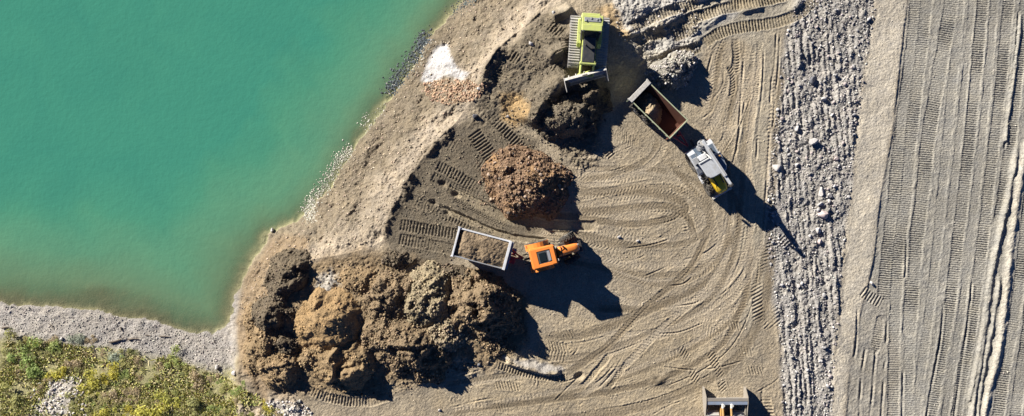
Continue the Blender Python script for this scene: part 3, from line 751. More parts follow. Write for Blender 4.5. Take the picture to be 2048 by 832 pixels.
rip = nt.nodes.new('ShaderNodeTexNoise'); rip.inputs['Scale'].default_value = 2.5; rip.inputs['Detail'].default_value = 4
nt.links.new(tc.outputs['Object'], rip.inputs['Vector'])
rb = nt.nodes.new('ShaderNodeBump'); rb.inputs['Distance'].default_value = 0.02; rb.inputs['Strength'].default_value = 1.0
nt.links.new(rip.outputs['Fac'], rb.inputs['Height']); nt.links.new(rb.outputs[0], b.inputs['Normal'])
ex = nt.nodes.new('ShaderNodeMath'); ex.operation = 'MULTIPLY'; ex.inputs[1].default_value = -1.7
nt.links.new(at.outputs['Fac'], ex.inputs[0])
e2 = nt.nodes.new('ShaderNodeMath'); e2.operation = 'EXPONENT'; nt.links.new(ex.outputs[0], e2.inputs[0])
tr = nt.nodes.new('ShaderNodeBsdfTransparent'); tr.inputs[0].default_value = (0.96, 0.97, 0.93, 1)
ms = nt.nodes.new('ShaderNodeMixShader')
nt.links.new(e2.outputs[0], ms.inputs[0]); nt.links.new(b.outputs[0], ms.inputs[1]); nt.links.new(tr.outputs[0], ms.inputs[2])
nt.links.new(ms.outputs[0], nt.nodes['Material Output'].inputs['Surface'])
lake = link('lake', wme, m)
tag(lake, kind='structure')

# ================================================================ STONES
def rock_template(sub_lv, seed, jit=0.22, flat=0.75, cuts=0):
    bm = bmesh.new(); bmesh.ops.create_icosphere(bm, subdivisions=sub_lv, radius=0.5)
    rg = random.Random(seed)
    planes = [(Vector((rg.gauss(0, 1), rg.gauss(0, 1), rg.gauss(0, 1))).normalized(), rg.uniform(0.22, 0.40)) for _ in range(cuts)]
    ax = Vector((rg.uniform(0.75, 1.25), rg.uniform(0.7, 1.0), flat * rg.uniform(0.8, 1.15)))
    for v in bm.verts:
        p = v.co.copy()
        for n, d in planes:
            k = p.dot(n) - d
            if k > 0: p -= n * k
        p *= 1 + rg.uniform(-jit, jit)
        v.co = Vector((p.x * ax.x, p.y * ax.y, p.z * ax.z))
    Vv = np.array([v.co[:] for v in bm.verts]); Ff = np.array([[v.index for v in f.verts] for f in bm.faces])
    bm.free()
    return Vv, Ff
ROCK20 = [rock_template(1, 400 + i, 0.2) for i in range(8)]

def rock_cloud(name, P, S, cols, seed=0, stretch=0.35, squash=1.0):
    """thousands of small stones in one mesh: P (n,3) seats, S (n) sizes, cols (n,3)"""
    rg = np.random.default_rng(seed)
    n = len(P); VV = []; FF = []; CC = []; off = 0
    kind = rg.integers(0, len(ROCK20), n)
    for k, (tv, tf) in enumerate(ROCK20):
        ii = np.where(kind == k)[0]
        if len(ii) == 0: continue
        a = rg.uniform(0, 2 * math.pi, len(ii)); tl = rg.normal(0, 0.5, len(ii))
        ca, sa, ct, st = np.cos(a), np.sin(a), np.cos(tl), np.sin(tl)
        sc = 1 + rg.uniform(-stretch, stretch, (len(ii), 3))
        v = tv[None] * sc[:, None, :]
        x, y, z = v[..., 0], v[..., 1], v[..., 2]
        y, z = y * ct[:, None] - z * st[:, None], y * st[:, None] + z * ct[:, None]
        x, y = x * ca[:, None] - y * sa[:, None], x * sa[:, None] + y * ca[:, None]
        v = np.stack([x, y, z * squash], -1) * S[ii][:, None, None] + P[ii][:, None, :]
        VV.append(v.reshape(-1, 3)); CC.append(np.repeat(cols[ii], len(tv), axis=0))
        f = tf[None] + (np.arange(len(ii)) * len(tv))[:, None, None] + off
        FF.append(f.reshape(-1, 3)); off += len(ii) * len(tv)
    return raw_mesh(name, np.vstack(VV), np.vstack(FF), np.vstack(CC))

def scatter(poly_px, n, z=0.0, seed=0, zfun=None, dens=None):
    rg = np.random.default_rng(seed)
    P = WP(poly_px, z); lo, hi = P.min(0), P.max(0)
    out = np.zeros((0, 2))
    while len(out) < n:
        q = rg.uniform(lo, hi, (n * 3, 2)); q = q[inside(q[:, 0], q[:, 1], P)]
        if dens is not None: q = q[rg.uniform(0, 1, len(q)) < dens(q[:, 0], q[:, 1])]
        out = np.vstack([out, q])
    out = out[:n]
    return np.column_stack([out, (zfun or ground_z)(out[:, 0], out[:, 1])])

def sizes(n, lo, hi, seed, p=2.2):
    u = np.random.default_rng(seed).uniform(0, 1, n)
    return lo + (hi - lo) * u ** p

def shade_cols(base, n, seed, v=0.25, hue=0.025):
    rg = np.random.default_rng(seed)
    c = np.array(base)[None] * (1 + rg.normal(0, v, (n, 1))) * (1 + rg.normal(0, hue, (n, 3)))
    return np.clip(c, 0.03, 0.8)

SHARED = []
for i in range(10):
    v, f = rock_template(2, 500 + i, 0.07, 0.75, 5)
    SHARED.append((v, f))
def shared_set(prefix, tints, v=0.3):
    out = []
    for i, (v_, f_) in enumerate(SHARED):
        for j, tnt in enumerate(tints):
            me = raw_mesh('%s_%d_%d' % (prefix, i, j), v_, f_)
            me.materials.append(tnt); out.append(me)
    return out

def place_stone(name, me, x, y, size, zb, rg, parent=None, sink=0.18, st=None):
    s = st or (size * rg.uniform(0.85, 1.15), size * rg.uniform(0.75, 1.05), size * rg.uniform(0.7, 1.0))
    o = link(name, me, None, parent, (x, y, zb + size * (0.36 - sink)), (rg.uniform(-0.3, 0.3), rg.uniform(-0.3, 0.3), rg.uniform(0, 6.28)), s)
    return o

# ================================================================ HEAPS
HEAPS = []
def heap(name, label, cat, px, py, ax, ay, rot, h, base_col, power=1.25, rough=0.22, lump=0.14, lump_f=2.4, seed=0, skew=(0, 0), res=0.08, z=0.0, cap=None, group=None, cols2=None, stones=250, ssize=(0.07, 0.28), stone_col=None, fine=0.05, crumble=0.0):
    cx, cy = W(px, py, z)
    r = max(ax, ay) * 1.45 + 0.3
    gx = np.arange(-r, r, res); gy = np.arange(-r, r, res)
    x, y = np.meshgrid(gx, gy); wx_, wy_ = x + cx, y + cy
    c, sn = math.cos(rot), math.sin(rot)
    def hf(x, y):
        wx_, wy_ = x + cx, y + cy
        u = (x * c + y * sn) / ax; v = (-x * sn + y * c) / ay
        u = u - skew[0] * (1 - np.clip(u * u + v * v, 0, 1)); v = v - skew[1] * (1 - np.clip(u * u + v * v, 0, 1))
        q = np.sqrt(u * u + v * v + 0.012) + 1.4 * rough * fbm(wx_ * 0.55, wy_ * 0.55, 5, seed, 0.58)
        A = h * (1.08 - np.sqrt(np.abs(q) ** (2 * power) + 0.03))
        rl = np.random.default_rng(seed + 77)
        for _ in range(2):
            la = rl.uniform(0, 6.28); lx, ly = math.cos(la) * ax * rl.uniform(0.45, 0.8), math.sin(la) * ay * rl.uniform(0.45, 0.8)
            lr, lh = min(ax, ay) * rl.uniform(0.35, 0.65), h * rl.uniform(0.3, 0.7)
            ql = np.hypot((x - lx) / lr, (y - ly) / (lr * rl.uniform(0.7, 1.3))) + 1.3 * rough * fbm(wx_ * 0.9 + 5, wy_ * 0.9, 4, seed + 20)
            A = np.maximum(A, lh * (1 - np.abs(ql) ** 1.05))
        if cap:
            cp = cap * (1 + 0.45 * fbm(wx_ * 0.6 + 3, wy_ * 0.6, 3, seed + 41))
            A = np.where(A > cp, cp + (A - cp) * 0.22, A)
        rid = 1 - 2.2 * np.abs(fbm(wx_ * 0.42 + 0.5 * noise(wx_ * 0.8, wy_ * 0.8, 91), wy_ * 0.5, 4, 90, 0.55))
        A = np.where(A > 0, A * (1 - crumble + crumble * 1.5 * np.clip(rid, 0, 1)), A)
        A = A * (1 + 0.12 * fbm(wx_ * 1.3, wy_ * 1.3, 3, seed + 4))
        k = ss(-0.05, 0.35, A)
        lm = 0.45 + 0.75 * ss(-0.35, 0.5, fbm(wx_ * 0.8, wy_ * 0.8, 3, seed + 8))
        A = A + k * lm * (lump * 0.8 * clods(wx_ * lump_f, wy_ * lump_f, seed + 6) * 2 + fine * clods(wx_ * 5.3, wy_ * 5.3, seed + 7) * 2 + 1.3 * lump * fbm(wx_ * 1.7, wy_ * 1.7, 5, seed + 9, 0.62))
        rr_ = np.hypot((x * c + y * sn) / ax, (-x * sn + y * c) / ay)
        return np.where(rr_ < 0.75, np.maximum(A, 0.12 + 0.15 * (0.75 - rr_)), A)
    A = hf(x, y)
    zz = A + (grid_at(B, wx_, wy_)) - 0.04
    col = np.array(base_col)[None, None] * (1 + 0.16 * fbm(wx_ * 0.9, wy_ * 0.9, 4, seed + 10) + 0.14 * fbm(wx_ * 5, wy_ * 5, 3, seed + 11))[..., None]
    if cols2 is not None:
        k = ss(-0.15, 0.25, fbm(wx_ * 0.5, wy_ * 0.5, 3, seed + 12))[..., None]
        col = col * (1 - k) + np.array(cols2) * k
    ii = np.arange(x.size).reshape(x.shape)
    f = np.stack([ii[:-1, :-1], ii[:-1, 1:], ii[1:, 1:], ii[1:, :-1]], -1)
    ok = (A[:-1, :-1] > -0.12) & (A[1:, :-1] > -0.12) & (A[:-1, 1:] > -0.12) & (A[1:, 1:] > -0.12)
    f = f[ok].reshape(-1, 4)
    used = np.unique(f); mp = np.full(x.size, -1); mp[used] = np.arange(len(used))
    vv = np.stack([x, y, zz], -1).reshape(-1, 3)[used]
    zb = float(B[np.searchsorted(ys, cy), np.searchsorted(xs, cx)]); vv[:, 2] -= zb
    o = link(name, raw_mesh(name, vv, mp[f], np.clip(col.reshape(-1, 3)[used], 0.03, 0.8), smooth=True), MAT['heap'], None, (cx, cy, zb))
    tag(o, label, cat, group)
    rg = np.random.default_rng(seed + 1)
    sx_ = rg.uniform(-r, r, stones * 6); sy_ = rg.uniform(-r, r, stones * 6)
    a_ = hf(sx_, sy_); k = np.where(a_ > 0.02)[0][:stones]
    if len(k) > 5:
        P = np.column_stack([sx_[k], sy_[k], a_[k] + grid_at(B, sx_[k] + cx, sy_[k] + cy) - zb])
        cl = link('clods', rock_cloud('clods', P, sizes(len(k), ssize[0], ssize[1], seed + 2), shade_cols(stone_col or np.array(base_col) * 1.2, len(k), seed + 3, 0.32), seed), MAT['stone'], o)
        cl['kind'] = 'stuff'
    HEAPS.append((o, hf, cx, cy))
    return o, hf, cx, cy, zb

BR = (0.21, 0.155, 0.095); OC = (0.31, 0.21, 0.108); DK = (0.13, 0.103, 0.07); PL = (0.27, 0.22, 0.14); RD = (0.215, 0.142, 0.088)
# the reddish rubble heap in the middle of the floor
ro, rhf, rcx, rcy, rzb = heap('rubble_heap', 'reddish brown heap of stony rubble at the middle of the loading floor', 'rubble heap', 1050, 366, 3.55, 2.75, -0.35, 2.0, RD, 1.15, 0.18, 0.12, 2.6, 703, skew=(0.12, -0.05), stones=2000, ssize=(0.04, 0.21), stone_col=(0.25, 0.165, 0.105), fine=0.05, cols2=(0.28, 0.175, 0.092), crumble=0.08)
red_m = [stone_mat('rubble_%d' % i, c) for i, c in enumerate([(0.28, 0.185, 0.12), (0.20, 0.135, 0.092), (0.42, 0.32, 0.235), (0.12, 0.095, 0.075)])]
red_set = shared_set('rubble', red_m)
rg = random.Random(3)
n = 0
while n < 190:
    x, y = rg.uniform(-4, 4), rg.uniform(-3.8, 3.8)
    a_ = float(rhf(np.array([x]), np.array([y]))[0])
    if a_ < 0.03: continue
    place_stone('stone', red_set[rg.randrange(len(red_set))], x, y, rg.choice([0.15, 0.17, 0.2, 0.24, 0.34]), a_, rg, ro); n += 1

G1 = 'soil heaps dumped at the lakeside corner'
LK = (0.24, 0.172, 0.098)
for a_ in [
    ('dark cloddy soil heap nearest the top of the lakeside heaps, above the white scar', 575, 552, 2.1, 1.8, 0.9, 1.25, DK, 0.35, 0.24, 1.9, 330),
    ('dark broken soil heap near the shore, below the topmost cloddy heap', 541, 630, 1.8, 1.4, 0.4, 0.95, DK, 0.35, 0.24, 1.9, 240),
    ('smooth ochre brown soil heap with steep shaded right face', 664, 640, 2.9, 2.3, 0.9, 1.35, OC, 0.22, 0.03, 2.2, 90),
    ('tan brown soil mound with creased top just above the curved track print', 688, 722, 2.5, 2.1, -0.2, 1.4, (0.275, 0.195, 0.108), 0.25, 0.05, 2.2, 130),
    ('small smooth soil mound above the scrub at the foot of the lakeside heaps', 556, 742, 1.6, 1.7, 0.6, 1.0, LK, 0.28, 0.09, 2.0, 160),
    ('narrow ridged soil heap leaning over the scrub edge', 512, 692, 1.3, 2.2, -0.5, 0.75, LK, 0.35, 0.12, 2.0, 190),
    ('small rounded dark soil lump between the ochre heap and the ridged heap', 575, 690, 1.1, 1.0, 0.2, 0.65, DK, 0.25, 0.12, 2.2, 110),
    ('rough dark soil heap next right of the smooth ochre heap', 782, 586, 2.2, 1.8, 0.5, 1.15, BR, 0.32, 0.16, 2.3, 380),
    ('pale tan gravelly soil heap directly below the loaded white-rimmed trailer', 858, 590, 2.4, 2.0, 0.9, 1.25, PL, 0.25, 0.09, 2.6, 520),
    ('largest cloddy brown soil heap, rightmost of the lakeside heaps', 965, 610, 3.5, 2.5, -0.35, 1.95, BR, 0.22, 0.15, 2.3, 900),
    ('broad cloddy soil heap in front of the lakeside heaps, casting a shadow on the floor', 815, 690, 3.2, 2.2, -0.3, 1.6, BR, 0.25, 0.15, 2.2, 800),
    ('stony low soil heap wedged between the broad heap and the largest heap', 895, 668, 1.9, 1.3, 0.1, 0.8, (0.29, 0.235, 0.155), 0.3, 0.16, 2.6, 480),
    ('low dark soil spill behind the loaded white-rimmed trailer', 925, 548, 1.5, 0.7, -0.2, 0.5, DK, 0.35, 0.12, 2.4, 140),
    ('small dark soil tip at the crest between lake slope and lakeside heaps', 790, 518, 1.3, 0.7, -0.25, 0.5, DK, 0.35, 0.12, 2.4, 130),
    ('little soil mound just left of the tan creased mound', 628, 715, 1.1, 0.9, 0.4, 0.55, LK, 0.35, 0.10, 2.4, 100),
    ('low brown soil heap left of the rough dark heap, above the ochre heap', 728, 566, 1.9, 1.1, -0.2, 0.6, LK, 0.35, 0.12, 2.4, 170),
    ('low soil heap closest to the water beside the whitish scar', 490, 640, 0.9, 1.5, 0.1, 0.5, LK, 0.4, 0.12, 2.4, 120),
    ('small soil tip at the lower foot of the broad cloddy heap', 850, 742, 1.3, 0.8, -0.3, 0.55, BR, 0.35, 0.12, 2.4, 150),
    ('small clod heap at the lower foot of the largest heap', 1000, 690, 1.4, 0.8, -0.2, 0.5, BR, 0.35, 0.14, 2.4, 160)]:
    sd0 = 700 + a_[1] + a_[2]
    heap('soil_heap', a_[0], 'soil heap', a_[1], a_[2], a_[3] * 1.1, a_[4] * 1.1, a_[5], a_[6] * 1.32, a_[7], 1.1, a_[8], a_[9] * 0.85, a_[10], sd0, group=G1, stones=int(a_[11] * 1.9), ssize=(0.04, 0.24), fine=0.04, cap=a_[6] * 0.85, crumble=0.12 if a_[7] == OC else 0.34)
heap('gravel_heap', 'grey stony gravel heap with curved edge beside the rusty trailer', 'gravel heap', 1345, 142, 2.3, 1.5, 0.35, 1.35, (0.27, 0.25, 0.21), 1.5, 0.25, 0.18, 2.6, 850, stones=450, ssize=(0.07, 0.26), stone_col=(0.42, 0.39, 0.35))
heap('soil_heap', 'long dark cloddy bank of soil between the lime green bulldozer and the rubble heap', 'soil heap', 1126, 236, 2.9, 1.7, 0.08, 1.8, (0.145, 0.12, 0.085), 1.35, 0.4, 0.10, 2.4, 870, stones=600, ssize=(0.04, 0.2))
heap('soil_heap', 'dark soil pushed up ahead of the lime green bulldozer blade', 'soil heap', 1182, 208, 1.8, 1.2, 0.5, 0.8, DK, 1.4, 0.3, 0.10, 2.4, 860, stones=300, ssize=(0.04, 0.2))

# ================================================================ LOOSE STONES
def road_free(x, y): return np.ones_like(x)
strip_poly = STRIP_L + STRIP_R[::-1]
P = scatter(strip_poly, 9000, 0, 41); S = sizes(9000, 0.04, 0.19, 42, 2.6)
cl = shade_cols((0.365, 0.345, 0.32), 9000, 43, 0.40)
st = link('stone_field', rock_cloud('stone_field', P + np.array([0, 0, 0.02]), S, cl, 44), MAT['stone'])
tag(st, 'small grey stones covering the ripped furrowed strip', 'stones', kind='stuff')
grey_m = [stone_mat('field_stone_%d' % i, c) for i, c in enumerate([(0.40, 0.385, 0.37), (0.31, 0.30, 0.29), (0.48, 0.46, 0.44), (0.39, 0.335, 0.315)])]
grey_set = shared_set('field_stone', grey_m)
rg = random.Random(8)
Q = scatter(strip_poly, 170, 0, 45)
for q in Q:
    gi = rg.randrange(len(grey_set)); sz = rg.choice([0.22, 0.26, 0.3, 0.36])
    o = place_stone('field_stone', grey_set[gi], q[0], q[1], sz, q[2], rg)
    qx, qy = 1024 + q[0] * PPM, 416 - q[1] * PPM
    frac = (qx - np.interp(qy, [p[1] for p in STRIP_L], [p[0] for p in STRIP_L])) / 140
    tag(o, '%s %s stone in the stony strip, %s, %s' % ('larger' if sz > 0.28 else 'smaller', ['grey', 'dark grey', 'whitish', 'rosy'][gi % 4], ['near its top', 'above the crane shadow', 'by the boulder cluster', 'below the boulder cluster', 'near its bottom end'][min(4, max(0, int(qy / 167)))], ['left side', 'middle', 'right side'][min(2, max(0, int(frac * 3)))]), 'stone', 'larger stones lying in the furrowed strip')

bould_m = {'pink': stone_mat('pinkish_boulder', (0.50, 0.41, 0.38)), 'pale': stone_mat('pale_boulder', (0.47, 0.44, 0.41)), 'dark': stone_mat('dark_boulder', (0.14, 0.14, 0.15)), 'grey': stone_mat('grey_boulder', (0.42, 0.40, 0.38))}
def boulder(px, py, w, l, h, rot, mk, label, z=0.0, seed=0, cuts=9):
    x, y = W(px, py, z)
    v, f = rock_template(3, 900 + seed, 0.03, 0.9, 14)
    v = v / (v.max(0) - v.min(0))
    me = raw_mesh('boulder', v, f)
    zb = float(ground_z(x, y))
    o = link('boulder', me, bould_m[mk], None, (x, y, zb + h * 0.18), (0, 0, rot), (w * 0.85, l * 0.85, h))
    tag(o, label, 'boulder')
for i, a_ in enumerate([
    (1645, 428, 1.15, 0.95, 0.6, 0.4, 'pink', 'largest boulder in the stony strip, pinkish with flat angular top'),
    (1642, 383, 0.55, 0.95, 0.5, -0.25, 'pale', 'upright oval pale boulder just above the pinkish boulder'),
    (1553, 336, 0.8, 0.85, 0.5, 0.3, 'pale', 'broad pale boulder at the left edge of the stony strip'),
    (1627, 161, 0.75, 0.85, 0.6, 0.5, 'dark', 'dark boulder in a hollow in the upper stony strip'),
    (1626, 283, 0.9, 0.65, 0.55, 0.1, 'grey', 'blocky grey boulder in the stony strip level with the crane tractor cab'),
    (1593, 256, 0.45, 0.7, 0.5, 0.0, 'grey', 'tall narrow grey boulder casting a long furrow shadow'),
    (1660, 390, 0.55, 0.5, 0.4, 0.8, 'pale', 'squarish pale boulder right of the upright oval boulder'),
    (1640, 408, 0.6, 0.45, 0.4, 0.9, 'grey', 'grey boulder squeezed between oval and pinkish boulders'),
    (1658, 402, 0.4, 0.5, 0.35, 0.2, 'pale', 'small pale boulder above right shoulder of the pinkish boulder'),
    (1636, 461, 0.5, 0.6, 0.4, 0.5, 'pale', 'pale rounded boulder just below the pinkish boulder'),
    (1668, 372, 0.4, 0.35, 0.3, 0.2, 'pale', 'small round pale boulder at the right margin of the stony strip'),
    (1638, 482, 0.6, 0.5, 0.4, 1.0, 'pink', 'pinkish boulder second below the largest one'),
    (1620, 472, 0.4, 0.35, 0.3, 0.4, 'grey', 'grey boulder left of the second pinkish boulder'),
    (1594, 330, 0.55, 0.4, 0.35, 0.4, 'grey', 'grey boulder midway across strip right of the broad pale boulder'),
    (1672, 318, 0.5, 0.4, 0.35, 0.6, 'pink', 'rosy boulder at the upper right of the boulder cluster'),
    (1597, 572, 0.4, 0.4, 0.35, 0.3, 'pale', 'lone whitish boulder in the lower stony strip'),
    (1563, 570, 0.45, 0.4, 0.4, 0.3, 'grey', 'grey boulder beside the churned tracks at the left of the stony strip'),
    (1742, 566, 0.35, 0.55, 0.4, 0.4, 'grey', 'single boulder lying on the pale bank by the short cleat print'),
    (1646, 198, 0.6, 0.4, 0.4, 0.1, 'grey', 'grey boulder just below the dark hollow boulder'),
    (1062, 92, 0.45, 0.5, 0.5, 0.2, 'pale', 'pale boulder on a cleat print near the lime green bulldozer'),
    (1106, 30, 0.4, 0.4, 0.35, 0.2, 'pale', 'whitish boulder by the upper left corner of the lime green bulldozer'),
    (1015, 233, 0.42, 0.3, 0.3, 0.0, 'pale', 'white boulder below the ochre patch of soil'),
    (958, 178, 0.45, 0.35, 0.3, 0.3, 'pale', 'white boulder at the crest below the white sediment'),
    (949, 232, 0.55, 0.45, 0.5, 0.7, 'dark', 'dark boulder with sharp shadow at the top of the cleat prints'),
    (958, 729, 0.35, 0.3, 0.3, 0.7, 'dark', 'dark clod alone on the floor below the heaps'),
    (1238, 474, 0.4, 0.28, 0.25, 0.2, 'grey', 'grey stone on the floor right of the orange tractor'),
    (1276, 482, 0.32, 0.28, 0.25, 0.7, 'grey', 'small grey stone on the floor further right of the orange tractor'),
    (880, 820, 0.3, 0.3, 0.25, 0.7, 'pale', 'pale stone by the bottom edge below the heaps')]):
    boulder(*a_[:7], a_[7], seed=i)
boulder(543, 461, 0.34, 0.42, 0.5, 0.2, 'pale', 'pale rock standing in the shallow water off the shore', z=-2.8, seed=40)
boulder(430, 737, 0.5, 0.45, 0.4, 0.4, 'pale', 'white boulder at the edge of scrub and beach', z=-2, seed=41)
boulder(469, 747, 0.5, 0.55, 0.4, 0.9, 'pale', 'white boulder between the scrub and the soil heaps', z=-1.8, seed=42)
boulder(120, 679, 0.45, 0.35, 0.3, 0.9, 'pale', 'pale beach boulder next to the silvery shrub', z=-2.3, seed=43)

# gravel scattered over slope, floor, beach
def patch(name, label, poly, n, lo, hi, base, z=0.0, seed=0, p=2.5, dens=None, lift=0.0, v=0.25):
    P = scatter(poly, n, z, seed, dens=dens)
    o = link(name, rock_cloud(name, P + np.array([0, 0, lift]), sizes(n, lo, hi, seed + 1, p), shade_cols(base, n, seed + 2, v), seed + 3), MAT['stone'])
    tag(o, label, 'stones', kind='stuff')
slope_poly = [(930, 5), (1100, -5), (1000, 95), (955, 185), (860, 295), (800, 400), (765, 480), (640, 515), (540, 600), (465, 660), (470, 600), (540, 470), (620, 425), (722, 280), (838, 115)]
patch('slope_gravel', 'tan gravel strewn over the slope down to the lake', slope_poly, 6500, 0.03, 0.20, (0.37, 0.30, 0.22), -1.5, 51, 4.0, v=0.35, dens=lambda x, y: np.where(grid_at(C[..., 2], x, y) > 0.36, 0.03, 1.0))
patch('shore_rubble', 'brown rubble spilling to the lake below the white sediment', [(838, 165), (880, 158), (940, 165), (975, 180), (960, 205), (900, 215), (860, 200)], 900, 0.07, 0.32, (0.36, 0.245, 0.16), -1.6, 52, 2.0)
patch('floor_gravel', 'fine pale gravel strewn over the loading floor', [(1140, 350), (1260, 250), (1420, 200), (1560, 70), (1530, 500), (1500, 832), (640, 832), (890, 760), (1080, 700), (1060, 600), (1180, 470)], 2200, 0.025, 0.14, (0.42, 0.36, 0.27), 0, 53, 3.5)
patch('plateau_gravel', 'dark gravel strewn round the lime green bulldozer', [(960, 170), (1012, 95), (1100, 30), (1230, 150), (1180, 340), (1060, 300), (900, 265), (800, 420), (800, 500), (900, 520), (1020, 480), (980, 380)], 4200, 0.035, 0.19, (0.20, 0.165, 0.115), 0.3, 54, 3.2, v=0.35)
patch('bank_gravel', 'grey gravel strewn over the whitish bank at the top', [(1220, 0), (1420, 0), (1400, 100), (1340, 130), (1290, 130), (1240, 75)], 700, 0.04, 0.22, (0.42, 0.39, 0.35), 0.5, 55, 3.2)
patch('road_gravel', 'scattered small stones on the pale bank and haul road', [(1760, 0), (2048, 0), (2048, 832), (1680, 832), (1720, 400)], 1400, 0.025, 0.12, (0.42, 0.38, 0.32), 0, 56, 4.0)
beach_poly = [(0, 612), (100, 618), (200, 627), (340, 657), (430, 672), (470, 690), (480, 760), (430, 745), (330, 712), (220, 690), (120, 685), (0, 668)]
patch('beach_pebbles', 'grey pebbles of the narrow lakeside beach', beach_poly, 5200, 0.03, 0.17, (0.41, 0.375, 0.33), -2.6, 57, 4.0)
patch('rubble_scatter', 'reddish stones rolled out round the foot of the rubble heap', [(950, 300), (1060, 280), (1160, 350), (1150, 430), (1060, 450), (960, 410)], 700, 0.05, 0.2, (0.30, 0.21, 0.14), 0, 65, 3.0)
patch('heap_clods', 'brown clods lying between the lakeside soil heaps', [(490, 560), (600, 535), (780, 515), (960, 560), (1060, 620), (1060, 700), (960, 735), (880, 755), (780, 795), (560, 785), (490, 720)], 3500, 0.05, 0.24, (0.22, 0.17, 0.11), 0, 64, 2.8, v=0.35)
patch('scrub_stones', 'pale stones showing between the scrub plants', [(60, 765), (160, 755), (180, 832), (60, 832)], 450, 0.06, 0.35, (0.5, 0.46, 0.41), -1.3, 58, 2.0)
patch('scrub_edge_stones', 'pale stones at the foot of the heaps beside the scrub', [(520, 800), (610, 795), (640, 835), (520, 835)], 350, 0.06, 0.3, (0.5, 0.46, 0.41), -0.9, 59, 2.0)
# whitish crust and weed lying in the shallows along the shore
def shore_patch(name, label, pts, n, lo, hi, base, seed, mat_rough=0.9):
    rg = np.random.default_rng(seed)
    L = smooth_line(WP(pts, WATER_Z), 10)
    k = rg.integers(0, len(L), n); P2 = L[k] + rg.normal(0, 0.33, (n, 2))
    P = np.column_stack([P2, np.full(n, WATER_Z + 0.01)])
    gz_ = ground_z(P2[:, 0], P2[:, 1]); P[:, 2] = np.maximum(P[:, 2], gz_ + 0.01)
    me = rock_cloud(name, P * 1.0, sizes(n, lo, hi, seed + 1, 2), shade_cols(base, n, seed + 2, 0.2), seed, squash=0.12)
    o = link(name, me, MAT['stone']); tag(o, label, 'crust', kind='stuff')
shore_patch('shore_crust', 'whitish crust flakes floating along the lake edge', [(628, 440), (618, 418), (630, 395), (650, 368), (668, 340), (682, 318), (700, 300)], 1500, 0.03, 0.17, (0.50, 0.48, 0.39), 60)
shore_patch('shore_crust', 'sparse whitish crust flakes near the upper lake edge', [(740, 232), (735, 250), (800, 170), (835, 120), (865, 80)], 240, 0.04, 0.18, (0.50, 0.48, 0.40), 61)
shore_patch('shore_weed', 'dark weed lying in the shallows near the white sediment', [(850, 70), (835, 100), (800, 150), (780, 180)], 900, 0.05, 0.26, (0.09, 0.105, 0.11), 62)
shore_patch('shore_weed', 'dark weed lying in the shallows at the top edge of the lake', [(955, -6), (930, 8), (905, 20)], 240, 0.05, 0.2, (0.10, 0.115, 0.11), 63)

# driftwood on the beach
wood = paint_mat('driftwood', (0.17, 0.135, 0.10), 0.9, dirt=0.5, dirt_col=(0.35, 0.3, 0.24), scale=8)
def stick(pts, r0, label):
    L = [Vector((*W(p[0], p[1], -2.4), 0)) for p in pts]
    for p in L: p.z = float(ground_z(p.x, p.y)) + r0 * 1.2
    bm = bmesh.new(); rings = []
    for i, p in enumerate(L):
        d = (L[min(i + 1, len(L) - 1)] - L[max(i - 1, 0)]).normalized(); sd_ = d.cross(Vector((0, 0, 1))).normalized(); u = sd_.cross(d)
        r = r0 * (1 - 0.6 * i / (len(L) - 1))
        rings.append([bm.verts.new(p + (sd_ * math.cos(a) + u * math.sin(a)) * r) for a in np.linspace(0, 2 * math.pi, 7)[:-1]])
    for a, b in zip(rings, rings[1:]):
        for i in range(6): bm.faces.new((a[i], a[(i + 1) % 6], b[(i + 1) % 6], b[i]))
    bm.faces.new(rings[0][::-1]); bm.faces.new(rings[-1])
    me = bpy.data.meshes.new('driftwood'); bm.to_mesh(me); bm.free()
    tag(link('driftwood', me, wood), label, 'driftwood')
stick([(217, 685), (228, 683), (238, 680), (246, 675)], 0.09, 'bent driftwood branch at the scrub edge of the beach')
stick([(253, 680), (264, 678), (276, 679)], 0.08, 'straight driftwood stick right of the bent branch')
stick([(1, 657), (8, 655), (16, 655)], 0.10, 'dark driftwood log at the left edge of the beach')
stick([(236, 656), (238, 661), (240, 663)], 0.08, 'short dark driftwood stump in the middle of the beach')
stick([(315, 674), (325, 674), (334, 675)], 0.06, 'thin driftwood stick furthest right on the beach')
stick([(95, 650), (100, 653), (103, 660)], 0.05, 'small driftwood twig on the left of the beach')
stick([(287, 672), (292, 672), (298, 673)], 0.05, 'small driftwood twig right of the straight stick')

# ================================================================ SCRUB
def leaf_mat(name, cols):
    m, nt, b = nodes_of(name)
    oi = nt.nodes.new('ShaderNodeObjectInfo'); at = nt.nodes.new('ShaderNodeAttribute'); at.attribute_name = 'soil'
    mx = nt.nodes.new('ShaderNodeMix'); mx.data_type = 'RGBA'; mx.blend_type = 'MULTIPLY'; mx.inputs['Factor'].default_value = 1
    r = ramp(nt, [(i / (len(cols) - 1), c) for i, c in enumerate(cols)])
    nt.links.new(oi.outputs['Random'], r.inputs['Fac'])
    nt.links.new(r.outputs[0], mx.inputs[6]); nt.links.new(at.outputs['Color'], mx.inputs[7])
    nt.links.new(mx.outputs[2], b.inputs['Base Color'])
    b.inputs['Roughness'].default_value = 0.65
    tl = nt.nodes.new('ShaderNodeBsdfTranslucent'); nt.links.new(mx.outputs[2], tl.inputs[0])
    ms = nt.nodes.new('ShaderNodeMixShader'); ms.inputs[0].default_value = 0.45
    nt.links.new(b.outputs[0], ms.inputs[1]); nt.links.new(tl.outputs[0], ms.inputs[2]); nt.links.new(ms.outputs[0], nt.nodes['Material Output'].inputs['Surface'])
    return m
